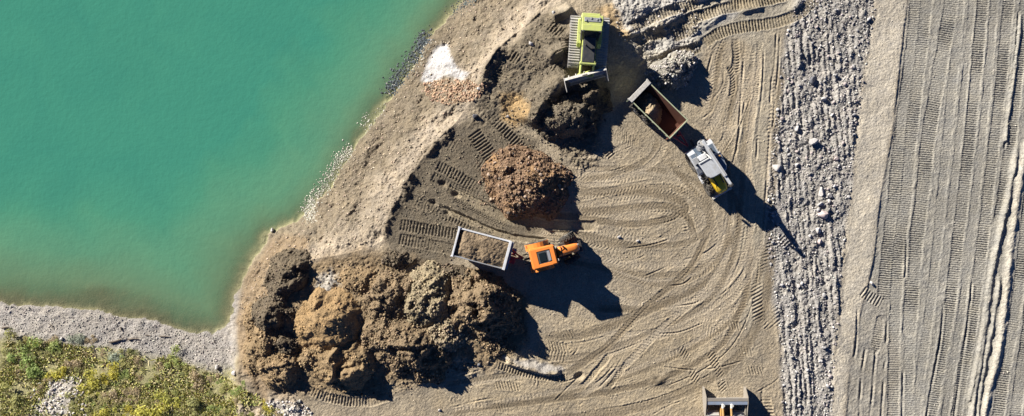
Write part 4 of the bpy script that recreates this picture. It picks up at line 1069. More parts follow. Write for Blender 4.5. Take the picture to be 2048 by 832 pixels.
LEAF = {'olive': leaf_mat('olive_leaves', [(0.36, 0.37, 0.12), (0.47, 0.44, 0.17), (0.31, 0.32, 0.12), (0.52, 0.46, 0.21)]),
        'yellow': leaf_mat('yellow_green_leaves', [(0.66, 0.58, 0.09), (0.57, 0.56, 0.13)]),
        'green': leaf_mat('green_leaves', [(0.32, 0.41, 0.12), (0.43, 0.48, 0.16)]),
        'silver': leaf_mat('silvery_leaves', [(0.36, 0.40, 0.30), (0.40, 0.43, 0.33)]),
        'dry': leaf_mat('dry_brown_leaves', [(0.46, 0.37, 0.22), (0.52, 0.42, 0.26)])}
stem_m = paint_mat('woody_stem', (0.12, 0.09, 0.06), 0.9, dirt=0.2)
def leaf_cloud(n, seed, r=1.0, hgt=0.7, leaf=0.16, lobes=5):
    rg = np.random.default_rng(seed)
    lc = np.column_stack([rg.normal(0, 0.42, lobes), rg.normal(0, 0.42, lobes), rg.uniform(0.25, 0.75, lobes) * hgt]); lr = rg.uniform(0.28, 0.55, lobes)
    k = rg.integers(0, lobes, n)
    d = rg.normal(0, 1, (n, 3)); d /= np.linalg.norm(d, axis=1)[:, None]
    p = lc[k] + d * (lr[k] * rg.uniform(0.35, 1.05, n))[:, None] * np.array([1, 1, 0.75])
    p[:, 2] = np.maximum(p[:, 2], 0.02)
    p *= r
    nn = d + rg.normal(0, 0.6, (n, 3)) + np.array([0, 0, 0.5]); nn /= np.linalg.norm(nn, axis=1)[:, None]
    t1 = np.cross(nn, rg.normal(0, 1, (n, 3))); t1 /= np.linalg.norm(t1, axis=1)[:, None]; t2 = np.cross(nn, t1)
    s1 = leaf * rg.uniform(0.6, 1.3, n)[:, None]; s2 = s1 * 0.5
    v = np.stack([p - t1 * s1, p + t2 * s2, p + t1 * s1, p - t2 * s2], 1).reshape(-1, 3)
    f = np.arange(4 * n).reshape(n, 4)
    c = np.repeat(np.clip(1 + rg.normal(0, 0.28, (n, 1)), 0.4, 1.8) * np.ones((1, 3)), 4, axis=0)
    return v, f, c
def stems(seed, r=1.0, hgt=0.7):
    rg = random.Random(seed); bm = bmesh.new()
    for k in range(5):
        a = rg.uniform(0, 6.28); e = Vector((math.cos(a) * 0.45 * r, math.sin(a) * 0.45 * r, hgt * 0.7 * r)); b0 = Vector((rg.uniform(-.05, .05), rg.uniform(-.05, .05), -0.1))
        rr = []
        for q, rad in ((b0, 0.035), (b0.lerp(e, 0.5) + Vector((0, 0, 0.08)), 0.024), (e, 0.01)):
            rr.append([bm.verts.new(q + Vector((math.cos(w), math.sin(w), 0)) * rad * r) for w in (0, 2.1, 4.2)])
        for A_, B_ in zip(rr, rr[1:]):
            for i in range(3): bm.faces.new((A_[i], A_[(i + 1) % 3], B_[(i + 1) % 3], B_[i]))
    me = bpy.data.meshes.new('stems'); bm.to_mesh(me); bm.free(); me.materials.append(stem_m)
    return me
BUSH = {}
for kn in LEAF:
    BUSH[kn] = []
    for i in range(4):
        v, f, c = leaf_cloud(560, 1000 + i + 17 * len(BUSH), 1.0, 0.7, 0.09)
        me = raw_mesh('crown_' + kn, v, f, c); me.materials.append(LEAF[kn]); BUSH[kn].append(me)
STEM = [stems(i) for i in range(3)]
def shrub(px, py, r, kn, label, group=None, z=-1.4, hz=0.24):
    x, y = W(px, py, z)
    o = empty('shrub', (x, y, float(ground_z(x, y))), random.uniform(0, 6.28))
    tag(o, label, 'shrub', group)
    link('stems', random.choice(STEM), None, o, scale=(r, r, r * hz))
    link('crown', random.choice(BUSH[kn]), None, o, scale=(r, r, r * hz))
shrub(147, 693, 0.95, 'silver', 'silvery grey-green shrub nearest the beach boulder', z=-2)
shrub(226, 722, 1.15, 'silver', 'largest silvery shrub standing out in the middle of the scrub', z=-1.6)
shrub(178, 681, 0.6, 'dry', 'small brown shrub between the silvery shrubs and the beach', z=-2)
LBL = {'olive': ('olive green shrub in the lakeside scrub', 'olive shrubs of the lakeside scrub'), 'yellow': ('bright yellow-green shrub in the lakeside scrub', 'yellow-green shrubs of the lakeside scrub'),
       'green': ('fresh green shrub in the lakeside scrub', 'fresh green shrubs of the lakeside scrub'), 'dry': ('dry brown shrub in the lakeside scrub', 'dry brown shrubs of the lakeside scrub')}
def zone(kn, px, py, r):
    sz = 'tiny' if r < 0.42 else ('small' if r < 0.6 else ('middling' if r < 0.78 else 'large'))
    edge = py - (672 + 0.2 * px)
    row = 'along the beach edge' if edge < 32 else ('by the bottom edge' if py > 802 else 'in the middle')
    colm = 'far left part' if px < 120 else ('left part' if px < 250 else ('right part' if px < 400 else 'heap end'))
    what = {'olive': 'olive green', 'yellow': 'bright yellow-green', 'green': 'fresh green', 'dry': 'dry brown'}[kn]
    return '%s %s shrub %s of the scrub, %s' % (sz, what, row, colm), LBL[kn][1]
veg_poly = [(-5, 672), (60, 684), (130, 696), (215, 700), (330, 728), (430, 757), (520, 792), (590, 822), (600, 850), (-5, 850)]
for kn, px, py, r in [('yellow', 212, 752, 0.8), ('yellow', 175, 770, 0.9), ('yellow', 105, 750, 0.7), ('yellow', 330, 800, 0.8), ('yellow', 300, 828, 1.1), ('yellow', 210, 832, 0.7), ('green', 40, 720, 1.0), ('green', 60, 750, 1.0), ('green', 95, 695, 0.9),
                      ('green', 340, 728, 0.7), ('dry', 220, 795, 0.9), ('dry', 130, 735, 0.7), ('dry', 390, 772, 0.8), ('olive', 385, 825, 1.0), ('olive', 10, 700, 0.9), ('olive', 20, 800, 1.1)]:
    shrub(px, py, r * 1.35, kn, *zone(kn, px, py, r), hz=0.42)
Q = scatter(veg_poly, 170, -1.4, 71, dens=lambda x, y: np.where(grid_at(C[..., 0], x, y) > 0.33, 0.12, 1.0))
rg = random.Random(5)
for q in Q:
    k = (CAM_H - q[2]) / CAM_H / PPM
    kn = rg.choices(['olive', 'yellow', 'green', 'dry'], [0.48, 0.16, 0.16, 0.2])[0]
    rs = rg.uniform(0.28, 0.85)
    shrub(1024 + q[0] / k, 416 - q[1] / k, rs, kn, *zone(kn, 1024 + q[0] / k, 416 - q[1] / k, rs), z=q[2], hz=rg.uniform(0.12, 0.28))
# low ground cover
P = scatter([(-5, 668)] + veg_poly[1:], 26000, -1.4, 72, dens=lambda x, y: np.where(grid_at(C[..., 0], x, y) > 0.33, 0.15, 1.0) * ss(-0.5, 0.35, fbm(x * 0.7, y * 0.7, 3, 73)))
n = len(P); r3 = np.random.default_rng(74)
ang = r3.uniform(0, 6.28, n); hh = r3.uniform(0.05, 0.16, n); ww = r3.uniform(0.03, 0.07, n); lean_ = r3.normal(0, 0.14, (n, 2))
d1 = np.column_stack([np.cos(ang), np.sin(ang), np.zeros(n)])
v = np.stack([P - d1 * ww[:, None], P + d1 * ww[:, None], P + np.column_stack([lean_, hh]) + d1 * ww[:, None] * 0.8, P + np.column_stack([lean_, hh]) - d1 * ww[:, None] * 0.8], 1).reshape(-1, 3)
pal = np.array([(0.40, 0.40, 0.13), (0.52, 0.48, 0.15), (0.46, 0.39, 0.21), (0.32, 0.36, 0.12), (0.55, 0.47, 0.26)])
c = np.repeat(pal[r3.integers(0, 5, n)], 4, axis=0)
m = stone_mat('ground_cover', None, 0.8)
go = link('ground_cover', raw_mesh('ground_cover', v, np.arange(4 * n).reshape(n, 4), c), m)
tag(go, 'low grass and herbs between the scrub shrubs', 'ground cover', kind='stuff')

# ================================================================ MACHINES
class MB:
    """collects shapes; build() links them as one mesh object"""
    def __init__(self): self.bm = bmesh.new()
    def _bev(self, verts, w, seg=2):
        if w <= 0: return
        es = {e for v in verts for e in v.link_edges}
        bmesh.ops.bevel(self.bm, geom=list(es), offset=w, segments=seg, affect='EDGES', profile=0.5)
    def box(self, c, s, bevel=0.0, rot=None):
        M_ = Matrix.Translation(c)
        if rot is not None: M_ = M_ @ (Matrix.Rotation(rot[2], 4, 'Z') @ Matrix.Rotation(rot[1], 4, 'Y') @ Matrix.Rotation(rot[0], 4, 'X'))
        r = bmesh.ops.create_cube(self.bm, size=1.0, matrix=M_ @ Matrix.Diagonal((*s, 1)))
        self._bev(r['verts'], bevel); return self
    def cyl(self, a, b, r, seg=12, r2=None):
        a, b = Vector(a), Vector(b); d = b - a
        M_ = Matrix.Translation((a + b) / 2) @ d.to_track_quat('Z', 'Y').to_matrix().to_4x4()
        bmesh.ops.create_cone(self.bm, cap_ends=True, segments=seg, radius1=r, radius2=r if r2 is None else r2, depth=d.length, matrix=M_); return self
    def prism(self, pts, lo, hi, plane='xz', bevel=0.0):
        """pts in a plane, extruded across it from lo to hi"""
        def P(p, t): return (p[0], t, p[1]) if plane == 'xz' else ((p[0], p[1], t) if plane == 'xy' else (t, p[0], p[1]))
        A = [self.bm.verts.new(P(p, lo)) for p in pts]; B_ = [self.bm.verts.new(P(p, hi)) for p in pts]
        n = len(pts); fs = [self.bm.faces.new(A), self.bm.faces.new(B_[::-1])]
        for i in range(n): fs.append(self.bm.faces.new((A[i], B_[i], B_[(i + 1) % n], A[(i + 1) % n])))
        bmesh.ops.recalc_face_normals(self.bm, faces=fs)
        self._bev(A + B_, bevel); return self
    def loft(self, secs, n=16, power=4.0):
        """rounded-rectangle cross sections along x: (x, half width, z low, z high)"""
        rings = []
        for x, w, z0, z1 in secs:
            cz, hz = (z0 + z1) / 2, (z1 - z0) / 2; ring = []
            for a in np.linspace(0, 2 * math.pi, n, endpoint=False) + math.pi / n:
                c, s_ = math.cos(a), math.sin(a)
                k = (abs(c) ** power + abs(s_) ** power) ** (-1 / power)
                ring.append(self.bm.verts.new((x, w * c * k, cz + hz * s_ * k)))
            rings.append(ring)
        fs = [self.bm.faces.new(rings[0]), self.bm.faces.new(rings[-1][::-1])]
        for A, B_ in zip(rings, rings[1:]):
            for i in range(n): fs.append(self.bm.faces.new((A[i], A[(i + 1) % n], B_[(i + 1) % n], B_[i])))
        bmesh.ops.recalc_face_normals(self.bm, faces=fs); return self
    def sheet(self, pts):
        self.bm.faces.new([self.bm.verts.new(p) for p in pts]); return self
    def mesh(self, name, mat, smooth=False):
        me = bpy.data.meshes.new(name)
        self.bm.normal_update(); self.bm.to_mesh(me); self.bm.free()
        me.materials.append(mat)
        if smooth: me.polygons.foreach_set('use_smooth', [True] * len(me.polygons))
        return me
    def build(self, name, mat, parent=None, smooth=False, **kw):
        return link(name, self.mesh(name, mat, smooth), None, parent, **kw)

def pane(name, quad, parent, th=0.02, mat=None):
    q = [Vector(p) for p in quad]; nrm = (q[1] - q[0]).cross(q[3] - q[0]).normalized() * th
    mb = MB(); A = [mb.bm.verts.new(p) for p in q]; B_ = [mb.bm.verts.new(p + nrm) for p in q]
    fs = [mb.bm.faces.new(A[::-1]), mb.bm.faces.new(B_)]
    for i in range(4): fs.append(mb.bm.faces.new((A[i], A[(i + 1) % 4], B_[(i + 1) % 4], B_[i])))
    return mb.build(name, mat or MAT['glass'], parent)

def wheel_mesh(r, w, lugs=18, lug_h=0.05):
    mb = MB(); bm = mb.bm; seg = 28
    prof = [(r * 0.56, -w * 0.42), (r * 0.80, -w * 0.5), (r * 0.94, -w * 0.47), (r * 0.985, -w * 0.25), (r * 0.985, w * 0.25), (r * 0.94, w * 0.47), (r * 0.80, w * 0.5), (r * 0.56, w * 0.42)]
    rings = []
    for k in range(seg):
        a = 2 * math.pi * k / seg
        rings.append([bm.verts.new((math.cos(a) * p[0], p[1], math.sin(a) * p[0])) for p in prof])
    for k in range(seg):
        A, B_ = rings[k], rings[(k + 1) % seg]
        for i in range(len(prof) - 1): bm.faces.new((A[i], B_[i], B_[i + 1], A[i + 1]))
        bm.faces.new((A[-1], B_[-1], B_[0], A[0]))
    bmesh.ops.recalc_face_normals(bm, faces=bm.faces[:])
    for s in (-1, 1):
        for k in range(lugs):
            a = 2 * math.pi * (k + (0.5 if s > 0 else 0)) / lugs
            M_ = Matrix.Rotation(-a, 4, 'Y') @ Matrix.Translation((r * 0.985, s * w * 0.24, 0)) @ Matrix.Rotation(s * 0.65, 4, 'X')
            bmesh.ops.create_cube(bm, size=1, matrix=M_ @ Matrix.Diagonal((lug_h * 2, w * 0.55, 0.075 * r + 0.01, 1)))
    return mb.mesh('wheel', MAT['rubber'])
def rim_mesh(r, w, mat):
    mb = MB()
    mb.cyl((0, -w * 0.30, 0), (0, w * 0.30, 0), r * 0.57, 20)
    mb.cyl((0, -w * 0.44, 0), (0, w * 0.44, 0), r * 0.2, 10)
    for k in range(6):
        a = k * math.pi / 3; mb.cyl((math.cos(a) * r * .35, -w * .33, math.sin(a) * r * .35), (math.cos(a) * r * .35, w * .33, math.sin(a) * r * .35), 0.03, 6)
    return mb.mesh('rim', mat)
def wheel(parent, x, y, r, w, rimmat, steer=0.0, meshes=None):
    o = link('wheel', meshes[0], None, parent, (x, y, r), (0, random.uniform(0, 6), steer))
    o.rotation_mode = 'ZYX' if False else 'XYZ'
    link('rim', meshes[1], None, o)
    return o

def vehicle(name, px, py, z, heading_px, label, cat, dz=0.0):
    """heading_px: direction of travel in photograph pixels"""
    x, y = W(px, py, z)
    rz = math.atan2(-heading_px[1], heading_px[0])
    o = empty(name, (x, y, z + dz), rz); tag(o, label, cat)
    return o

# ---------------------------------------------------------------- orange tractor
def orange_tractor():
    t = vehicle('tractor', 1097, 506, 0.0, (0.968, -0.245), 'orange tractor with dark roof hatch, hitched to the loaded white-rimmed trailer', 'tractor', -0.05)
    # origin: middle of the wheelbase, x forward
    rw = (wheel_mesh(0.86, 0.56), rim_mesh(0.86, 0.56, MAT['offwhite'])); fw = (wheel_mesh(0.64, 0.46, 16, 0.045), rim_mesh(0.64, 0.46, MAT['offwhite']))
    RX, FX = -0.80, 1.75
    for s in (-1, 1):
        wheel(t, RX, s * 0.93, 0.86, 0.56, None, 0, rw)
        wheel(t, FX, s * 0.92, 0.64, 0.46, None, 0.30, fw)
    MB().box((0.35, 0, 0.85), (3.3, 0.5, 0.55), 0.04).box((RX, 0, 0.86), (0.5, 1.35, 0.4), 0.05).box((FX, 0, 0.62), (0.22, 1.5, 0.2), 0.03).build('chassis', MAT['dark'], t)
    h = MB().loft([(0.55, 0.40, 1.15, 1.92), (1.0, 0.40, 1.12, 1.90), (1.6, 0.37, 1.08, 1.80), (2.1, 0.35, 1.02, 1.68), (2.38, 0.31, 1.0, 1.58), (2.50, 0.22, 1.05, 1.45)], 20, 3.2).build('hood', MAT['orange'], t, True)
    MB().box((0.98, 0, 1.53), (0.035, 0.83, 0.80), 0.01).build('hood_seam', MAT['dark'], h)
    MB().box((2.30, 0, 1.35), (0.30, 0.52, 0.42), 0.06).build('grille', MAT['grey'], h)
    for s in (-1, 1): MB().box((2.44, s * 0.2, 1.42), (0.10, 0.12, 0.12), 0.02).build('headlight', MAT['lamp'], h)
    MB().box((2.62, 0, 0.75), (0.3, 0.9, 0.45), 0.05).build('front_weight', MAT['dark'], t)
    MB().cyl((0.62, -0.50, 1.5), (0.62, -0.50, 2.75), 0.055, 10).cyl((0.62, -0.50, 1.7), (0.62, -0.50, 2.3), 0.09, 10).build('exhaust_pipe', MAT['dark'], t)
    # cab
    cf = MB()
    top = [(-1.45, 0.62), (0.42, 0.58), (0.42, -0.58), (-1.45, -0.62)]; bot = [(-1.55, 0.72), (0.52, 0.68), (0.52, -0.68), (-1.55, -0.72)]
    for a, b in zip(bot, top): cf.cyl((a[0], a[1], 1.2), (b[0], b[1], 2.72), 0.05, 8)
    for s in (-1, 1): cf.cyl((-0.55, s * 0.72, 1.2), (-0.55, s * 0.62, 2.72), 0.04, 8)
    cf.box((-0.5, 0, 1.12), (2.15, 1.45, 0.16), 0.03)
    cf.build('cab_frame', MAT['dark'], t)
    pane('windscreen', [(0.53, -0.66, 1.3), (0.53, 0.66, 1.3), (0.44, 0.56, 2.68), (0.44, -0.56, 2.68)], t)
    pane('rear_window', [(-1.56, 0.70, 1.3), (-1.56, -0.70, 1.3), (-1.47, -0.6, 2.68), (-1.47, 0.6, 2.68)], t)
    for s in (-1, 1):
        pane('side_window', [(-0.48, s * 0.73, 1.3), (0.46, s * 0.70, 1.3), (0.38, s * 0.61, 2.68), (-0.5, s * 0.63, 2.68)][::s], t)
        pane('side_window', [(-1.48, s * 0.73, 1.3), (-0.62, s * 0.73, 1.3), (-0.6, s * 0.63, 2.68), (-1.4, s * 0.64, 2.68)][::s], t)
    MB().box((-0.6, 0, 1.4), (0.5, 0.5, 0.35), 0.06).box((-0.85, 0, 1.75), (0.14, 0.5, 0.6), 0.05).build('seat', MAT['charcoal'], t)
    # roof: a wide orange shell with a recessed hatch
    rf = MB(); X0, X1, Y1 = -1.62, 0.48, 0.86
    hx0, hx1, hy = -1.02, 0.06, 0.50
    rf.prism([(X0 + .12, -Y1), (X1 - .12, -Y1 + .06), (X1, -Y1 + .18), (X1, Y1 - .18), (X1 - .12, Y1 - .06), (X0 + .12, Y1), (X0, Y1 - .14), (X0, -Y1 + .14)], 2.70, 2.86, 'xy', 0.05)
    for (a, b, c, d) in ((X0 + .1, hx0, -Y1 + .1, Y1 - .1), (hx1, X1 - .1, -Y1 + .14, Y1 - .14), (hx0 - .02, hx1 + .02, hy, Y1 - .1), (hx0 - .02, hx1 + .02, -Y1 + .1, -hy)):
        rf.box(((a + b) / 2, (c + d) / 2, 2.89), (b - a, d - c, 0.10), 0.03)
    roof = rf.build('roof', MAT['orange'], t)
    ht = MB().box(((hx0 + hx1) / 2, 0, 2.885), (hx1 - hx0 - .04, hy * 2 - .04, 0.05), 0.015).build('roof_hatch', MAT['charcoal'], roof)
    MB().box((-0.62, 0, 2.93), (0.55, 0.72, 0.04), 0.015).build('hatch_pane', MAT['glass'], ht)
    MB().box((-0.10, 0, 2.93), (0.22, 0.80, 0.045), 0.015).build('hatch_blind', MAT['grey'], ht)
    for s in (-1, 1):
        fd = MB(); pr = []
        for a in np.linspace(math.radians(-5), math.radians(172), 12): pr.append((RX + math.cos(a) * 1.0, 0.86 + math.sin(a) * 0.98))
        inner = [(RX + math.cos(a) * 0.93, 0.86 + math.sin(a) * 0.91) for a in np.linspace(math.radians(172), math.radians(-5), 12)]
        y0, y1 = sorted((s * 0.62, s * 1.16)); fd.prism(pr + inner, y0, y1, 'xz', 0.0)
        f = fd.build('fender', MAT['orange'], t)
        MB().box((RX - 0.85, s * 1.0, 1.35), (0.08, 0.22, 0.12), 0.02).build('tail_light', MAT['red'], f)
        mr = MB().cyl((0.5, s * 0.6, 2.2), (0.62, s * 1.1, 2.3), 0.02, 6).build('mirror_arm', MAT['dark'], t)
        MB().box((0.63, s * 1.12, 2.2), (0.06, 0.2, 0.34), 0.02).build('mirror', MAT['dark'], mr)
        MB().box((0.1, s * 0.72, 0.7), (0.4, 0.28, 0.06), 0.01).box((0.1, s * 0.74, 0.42), (0.4, 0.28, 0.06), 0.01).build('step', MAT['dark'], t)
        MB().box((0.55, s * 0.5, 2.78), (0.08, 0.18, 0.1), 0.02).build('work_light', MAT['lamp'], roof)
        MB().box((1.35, s * 0.52, 0.9), (0.9, 0.22, 0.35), 0.05).build('tank', MAT['dark'], t)
    for s in (-1, 1): MB().cyl((-1.5, s * 0.35, 0.75), (-2.15, s * 0.4, 0.62), 0.045, 8).build('lift_arm', MAT['dark'], t)
    MB().box((-1.75, 0, 0.62), (0.7, 0.18, 0.1), 0.02).build('drawbar', MAT['dark'], t)
    return t
orange_tractor()

# ---------------------------------------------------------------- trailers
def soil_load(name, label, origin, rz, L, Wd, base, top, hfun, col, seed, res=0.06, ck=0.10):
    gx = np.arange(-L / 2, L / 2 + res, res).clip(-L / 2, L / 2); gy = np.arange(-Wd / 2, Wd / 2 + res, res).clip(-Wd / 2, Wd / 2)
    x, y = np.meshgrid(gx, gy)
    zz = hfun(x, y) + ck * clods(x * 3.4, y * 3.4, seed) + 0.05 * fbm(x * 3, y * 3, 3, seed + 1)
    zz = np.maximum(zz, base - 0.02)
    ii = np.arange(x.size).reshape(x.shape)
    f = np.stack([ii[:-1, :-1], ii[:-1, 1:], ii[1:, 1:], ii[1:, :-1]], -1).reshape(-1, 4)
    k = (zz.ravel()[f] > base + 0.005).any(1); f = f[k]
    c = np.array(col)[None, None] * (1 + 0.2 * fbm(x * 2.5, y * 2.5, 4, seed + 2))[..., None]
    o = link(name, raw_mesh(name, np.stack([x, y, zz], -1).reshape(-1, 3), f, c.reshape(-1, 3), True), MAT['heap'], None, origin, (0, 0, rz))
    tag(o, label, 'soil load')
    return o

def trailer(px, py, ztop, head, L, Wd, floor_z, label, wall, rim, inner, front_m, rear_m, rear_w, hitch_m, drawlen, front_h=0.0, axle_x=(-0.9, 0.15)):
    x, y = W(px, py, ztop)
    rz = math.atan2(-head[1], head[0])
    t = empty('tipper_trailer', (x, y, float(grid_at(B, np.array([x]), np.array([y]))[0]) - 0.03), rz); tag(t, label, 'trailer')
    hl, hw, th = L / 2, Wd / 2, 0.06
    MB().box((0, 0, floor_z - 0.04), (L, Wd - 0.58, 0.08)).build('bin_floor', inner, t)
    for s in (-1, 1):
        sw = MB().box((0, s * (hw - th / 2), (floor_z + ztop) / 2), (L - 0.02, th, ztop - floor_z), 0.0)
        for k in np.linspace(-hl + 0.3, hl - 0.3, 6): sw.box((k, s * (hw + 0.005), (floor_z + ztop) / 2 - 0.03), (0.09, 0.06, ztop - floor_z - 0.08))
        side = sw.build('side_wall', wall, t)
        MB().box((0, s * (hw - th / 2), ztop + 0.035), (L - 0.02, 0.13 if s > 0 and front_h else 0.08, 0.07), 0.015).build('side_rim', rim if s > 0 or not front_h else MAT['grey'], side)
        MB().box((0, s * (hw - th - 0.006), (floor_z + ztop) / 2), (L - 0.2, 0.012, ztop - floor_z - 0.01)).build('wall_lining', inner, side)
    lean_in = 0.30
    for ob in [c for c in t.children if c.name.startswith('side_wall')]:
        for q in [ob] + list(ob.children):
            for v in q.data.vertices:
                v.co.y -= math.copysign(lean_in, v.co.y) * max(0.0, (ztop - v.co.z) / (ztop - floor_z))
    fr = MB().box((hl - 0.04, 0, (floor_z + ztop + front_h) / 2), (0.08, Wd - 0.02, ztop + front_h - floor_z)).build('front_board', front_m, t)
    MB().box((hl - 0.03, 0, ztop + front_h + 0.03), (0.22 if front_h else 0.09, Wd + 0.06, 0.07), 0.015).build('front_rim', rim if not front_h else front_m, fr)
    rr = MB().box((-hl + 0.04, 0, (floor_z + ztop) / 2), (0.08, Wd - 0.02, ztop - floor_z)).build('tailgate', rear_m if rear_w < 0.2 else wall, t)
    MB().box((-hl + rear_w / 2 - 0.04, 0, ztop + 0.06), (rear_w, Wd + 0.12, 0.12), 0.025).build('tailgate_rim', rear_m, rr)
    for s in (-1, 1): MB().box((-hl + 0.02, s * (hw + 0.03), ztop + 0.02), (0.22, 0.10, 0.22), 0.02).build('tailgate_hinge', rear_m, rr)
    ch = MB()
    for s in (-1, 1): ch.box((0.1, s * 0.42, floor_z - 0.22), (L * 0.95, 0.12, 0.24))
    for k in (-1.2, 0, 1.2): ch.box((k, 0, floor_z - 0.24), (0.1, 0.8, 0.14))
    ch.build('chassis', hitch_m, t)
    db = MB()
    for s in (-1, 1): db.cyl((hl - 0.2, s * 0.42, floor_z - 0.25), (hl + drawlen, s * 0.04, 0.66), 0.07, 8)
    db.box((hl + drawlen, 0, 0.64), (0.25, 0.16, 0.1), 0.02)
    d = db.build('drawbar', hitch_m, t)
    MB().cyl((hl + 0.5, 0.15, 0.3), (hl + 0.5, 0.15, 1.0), 0.05, 8).box((hl + 0.5, 0.15, 0.28), (0.25, 0.25, 0.04)).build('jack_stand', hitch_m, d)
    ws = (wheel_mesh(0.55, 0.46, 14, 0.03), rim_mesh(0.55, 0.46, MAT['offwhite']))
    for axx in axle_x:
        MB().cyl((axx - 0.35, -0.85, 0.55), (axx - 0.35, 0.85, 0.55), 0.06, 8).build('axle', MAT['dark'], t)
        for s in (-1, 1): wheel(t, axx - 0.35, s * 0.80, 0.55, 0.46, None, 0, ws)
    MB().cyl((hl - 0.6, 0, floor_z - 0.3), (hl - 0.25, 0, floor_z - 0.06), 0.09, 10).build('tipping_ram', MAT['steel'], t)
    return t, rz, (x, y)

# loaded trailer behind the orange tractor
t1, rz1, (x1, y1) = trailer(963, 497, 2.35, (0.967, 0.256), 4.3, 2.32, 1.1, 'loaded tipper trailer with white rims and red drawbar behind the orange tractor', MAT['grey'], MAT['white'], MAT['blue'], MAT['white'], MAT['white'], 0.16, MAT['red'], 1.25, 0.25)
MB().box((2.33, 0, 1.9), (0.16, 2.2, 0.9), 0.03).build('front_stiffener', MAT['blue'], t1)
for yy in (-0.55, 0.1, 0.5): MB().cyl((2.4, yy, 1.25), (2.85, yy * 0.5, 1.15), 0.06, 8).cyl((2.4, yy, 1.7), (2.7, yy * 0.6, 1.2), 0.035, 6).build('hydraulic_hose', MAT['red'], t1)
MB().box((2.62, -0.35, 1.15), (0.5, 0.6, 0.35), 0.05).build('hydraulic_tank', MAT['red'], t1)
MB().box((2.62, 0.42, 1.05), (0.35, 0.4, 0.3), 0.05).build('tool_box', MAT['blue'], t1)
def hf1(x, y):
    e = np.minimum(np.minimum(2.09 - np.abs(x), 9), 1.1 - np.abs(y) + 0.15)
    z = 2.30 + 0.36 * (1 - (x / 2.2) ** 2) * (1 - 0.6 * y ** 2) - 0.30 * ss(0.45, 0.0, x + 2.05) - 0.08 * ss(0.3, 0, 1.05 - np.abs(y))
    z = z + 0.05 * np.sin(x * 4.2 + 2 * y) * ss(0.5, -1.5, x) - 0.12 * np.exp(-((x + 0.2 + 0.2 * y) / 0.35) ** 2 - ((y + 0.15) / 0.6) ** 2)
    return z
soil_load('soil_load', 'brown soil filling the white-rimmed trailer nearly to its rim', (x1, y1, t1.location.z), rz1, 4.10, 2.16, 1.1, 2.3, hf1, (0.235, 0.175, 0.112), 1200, ck=0.08)

# half empty trailer behind the crane tractor
t2, rz2, (x2, y2) = trailer(1317, 219, 2.45, (0.716, 0.698), 4.55, 2.08, 1.05, 'half empty tipper trailer with rusty brown inside and pale green rims behind the crane tractor', MAT['palegreen'], MAT['palegreen'], MAT['rust'], MAT['rust'], MAT['offwhite'], 0.42, MAT['red'], 1.55)
def hf2(x, y):
    q = np.sqrt(((x + 0.55 + 0.35 * y) / 1.25) ** 2 + ((y + 0.55) / 1.75) ** 2) + 0.18 * fbm(x * 1.6, y * 1.6, 4, 12)
    return 1.0 + np.clip(1.45 * (1.05 - np.sqrt(q ** 2 + 0.02)), -0.3, 1.35)
soil_load('soil_load', 'small tan soil pile in the rear half of the rusty trailer', (x2, y2, t2.location.z), rz2, 4.3, 1.62, 1.05, 2.2, hf2, (0.36, 0.28, 0.18), 1210, ck=0.22)

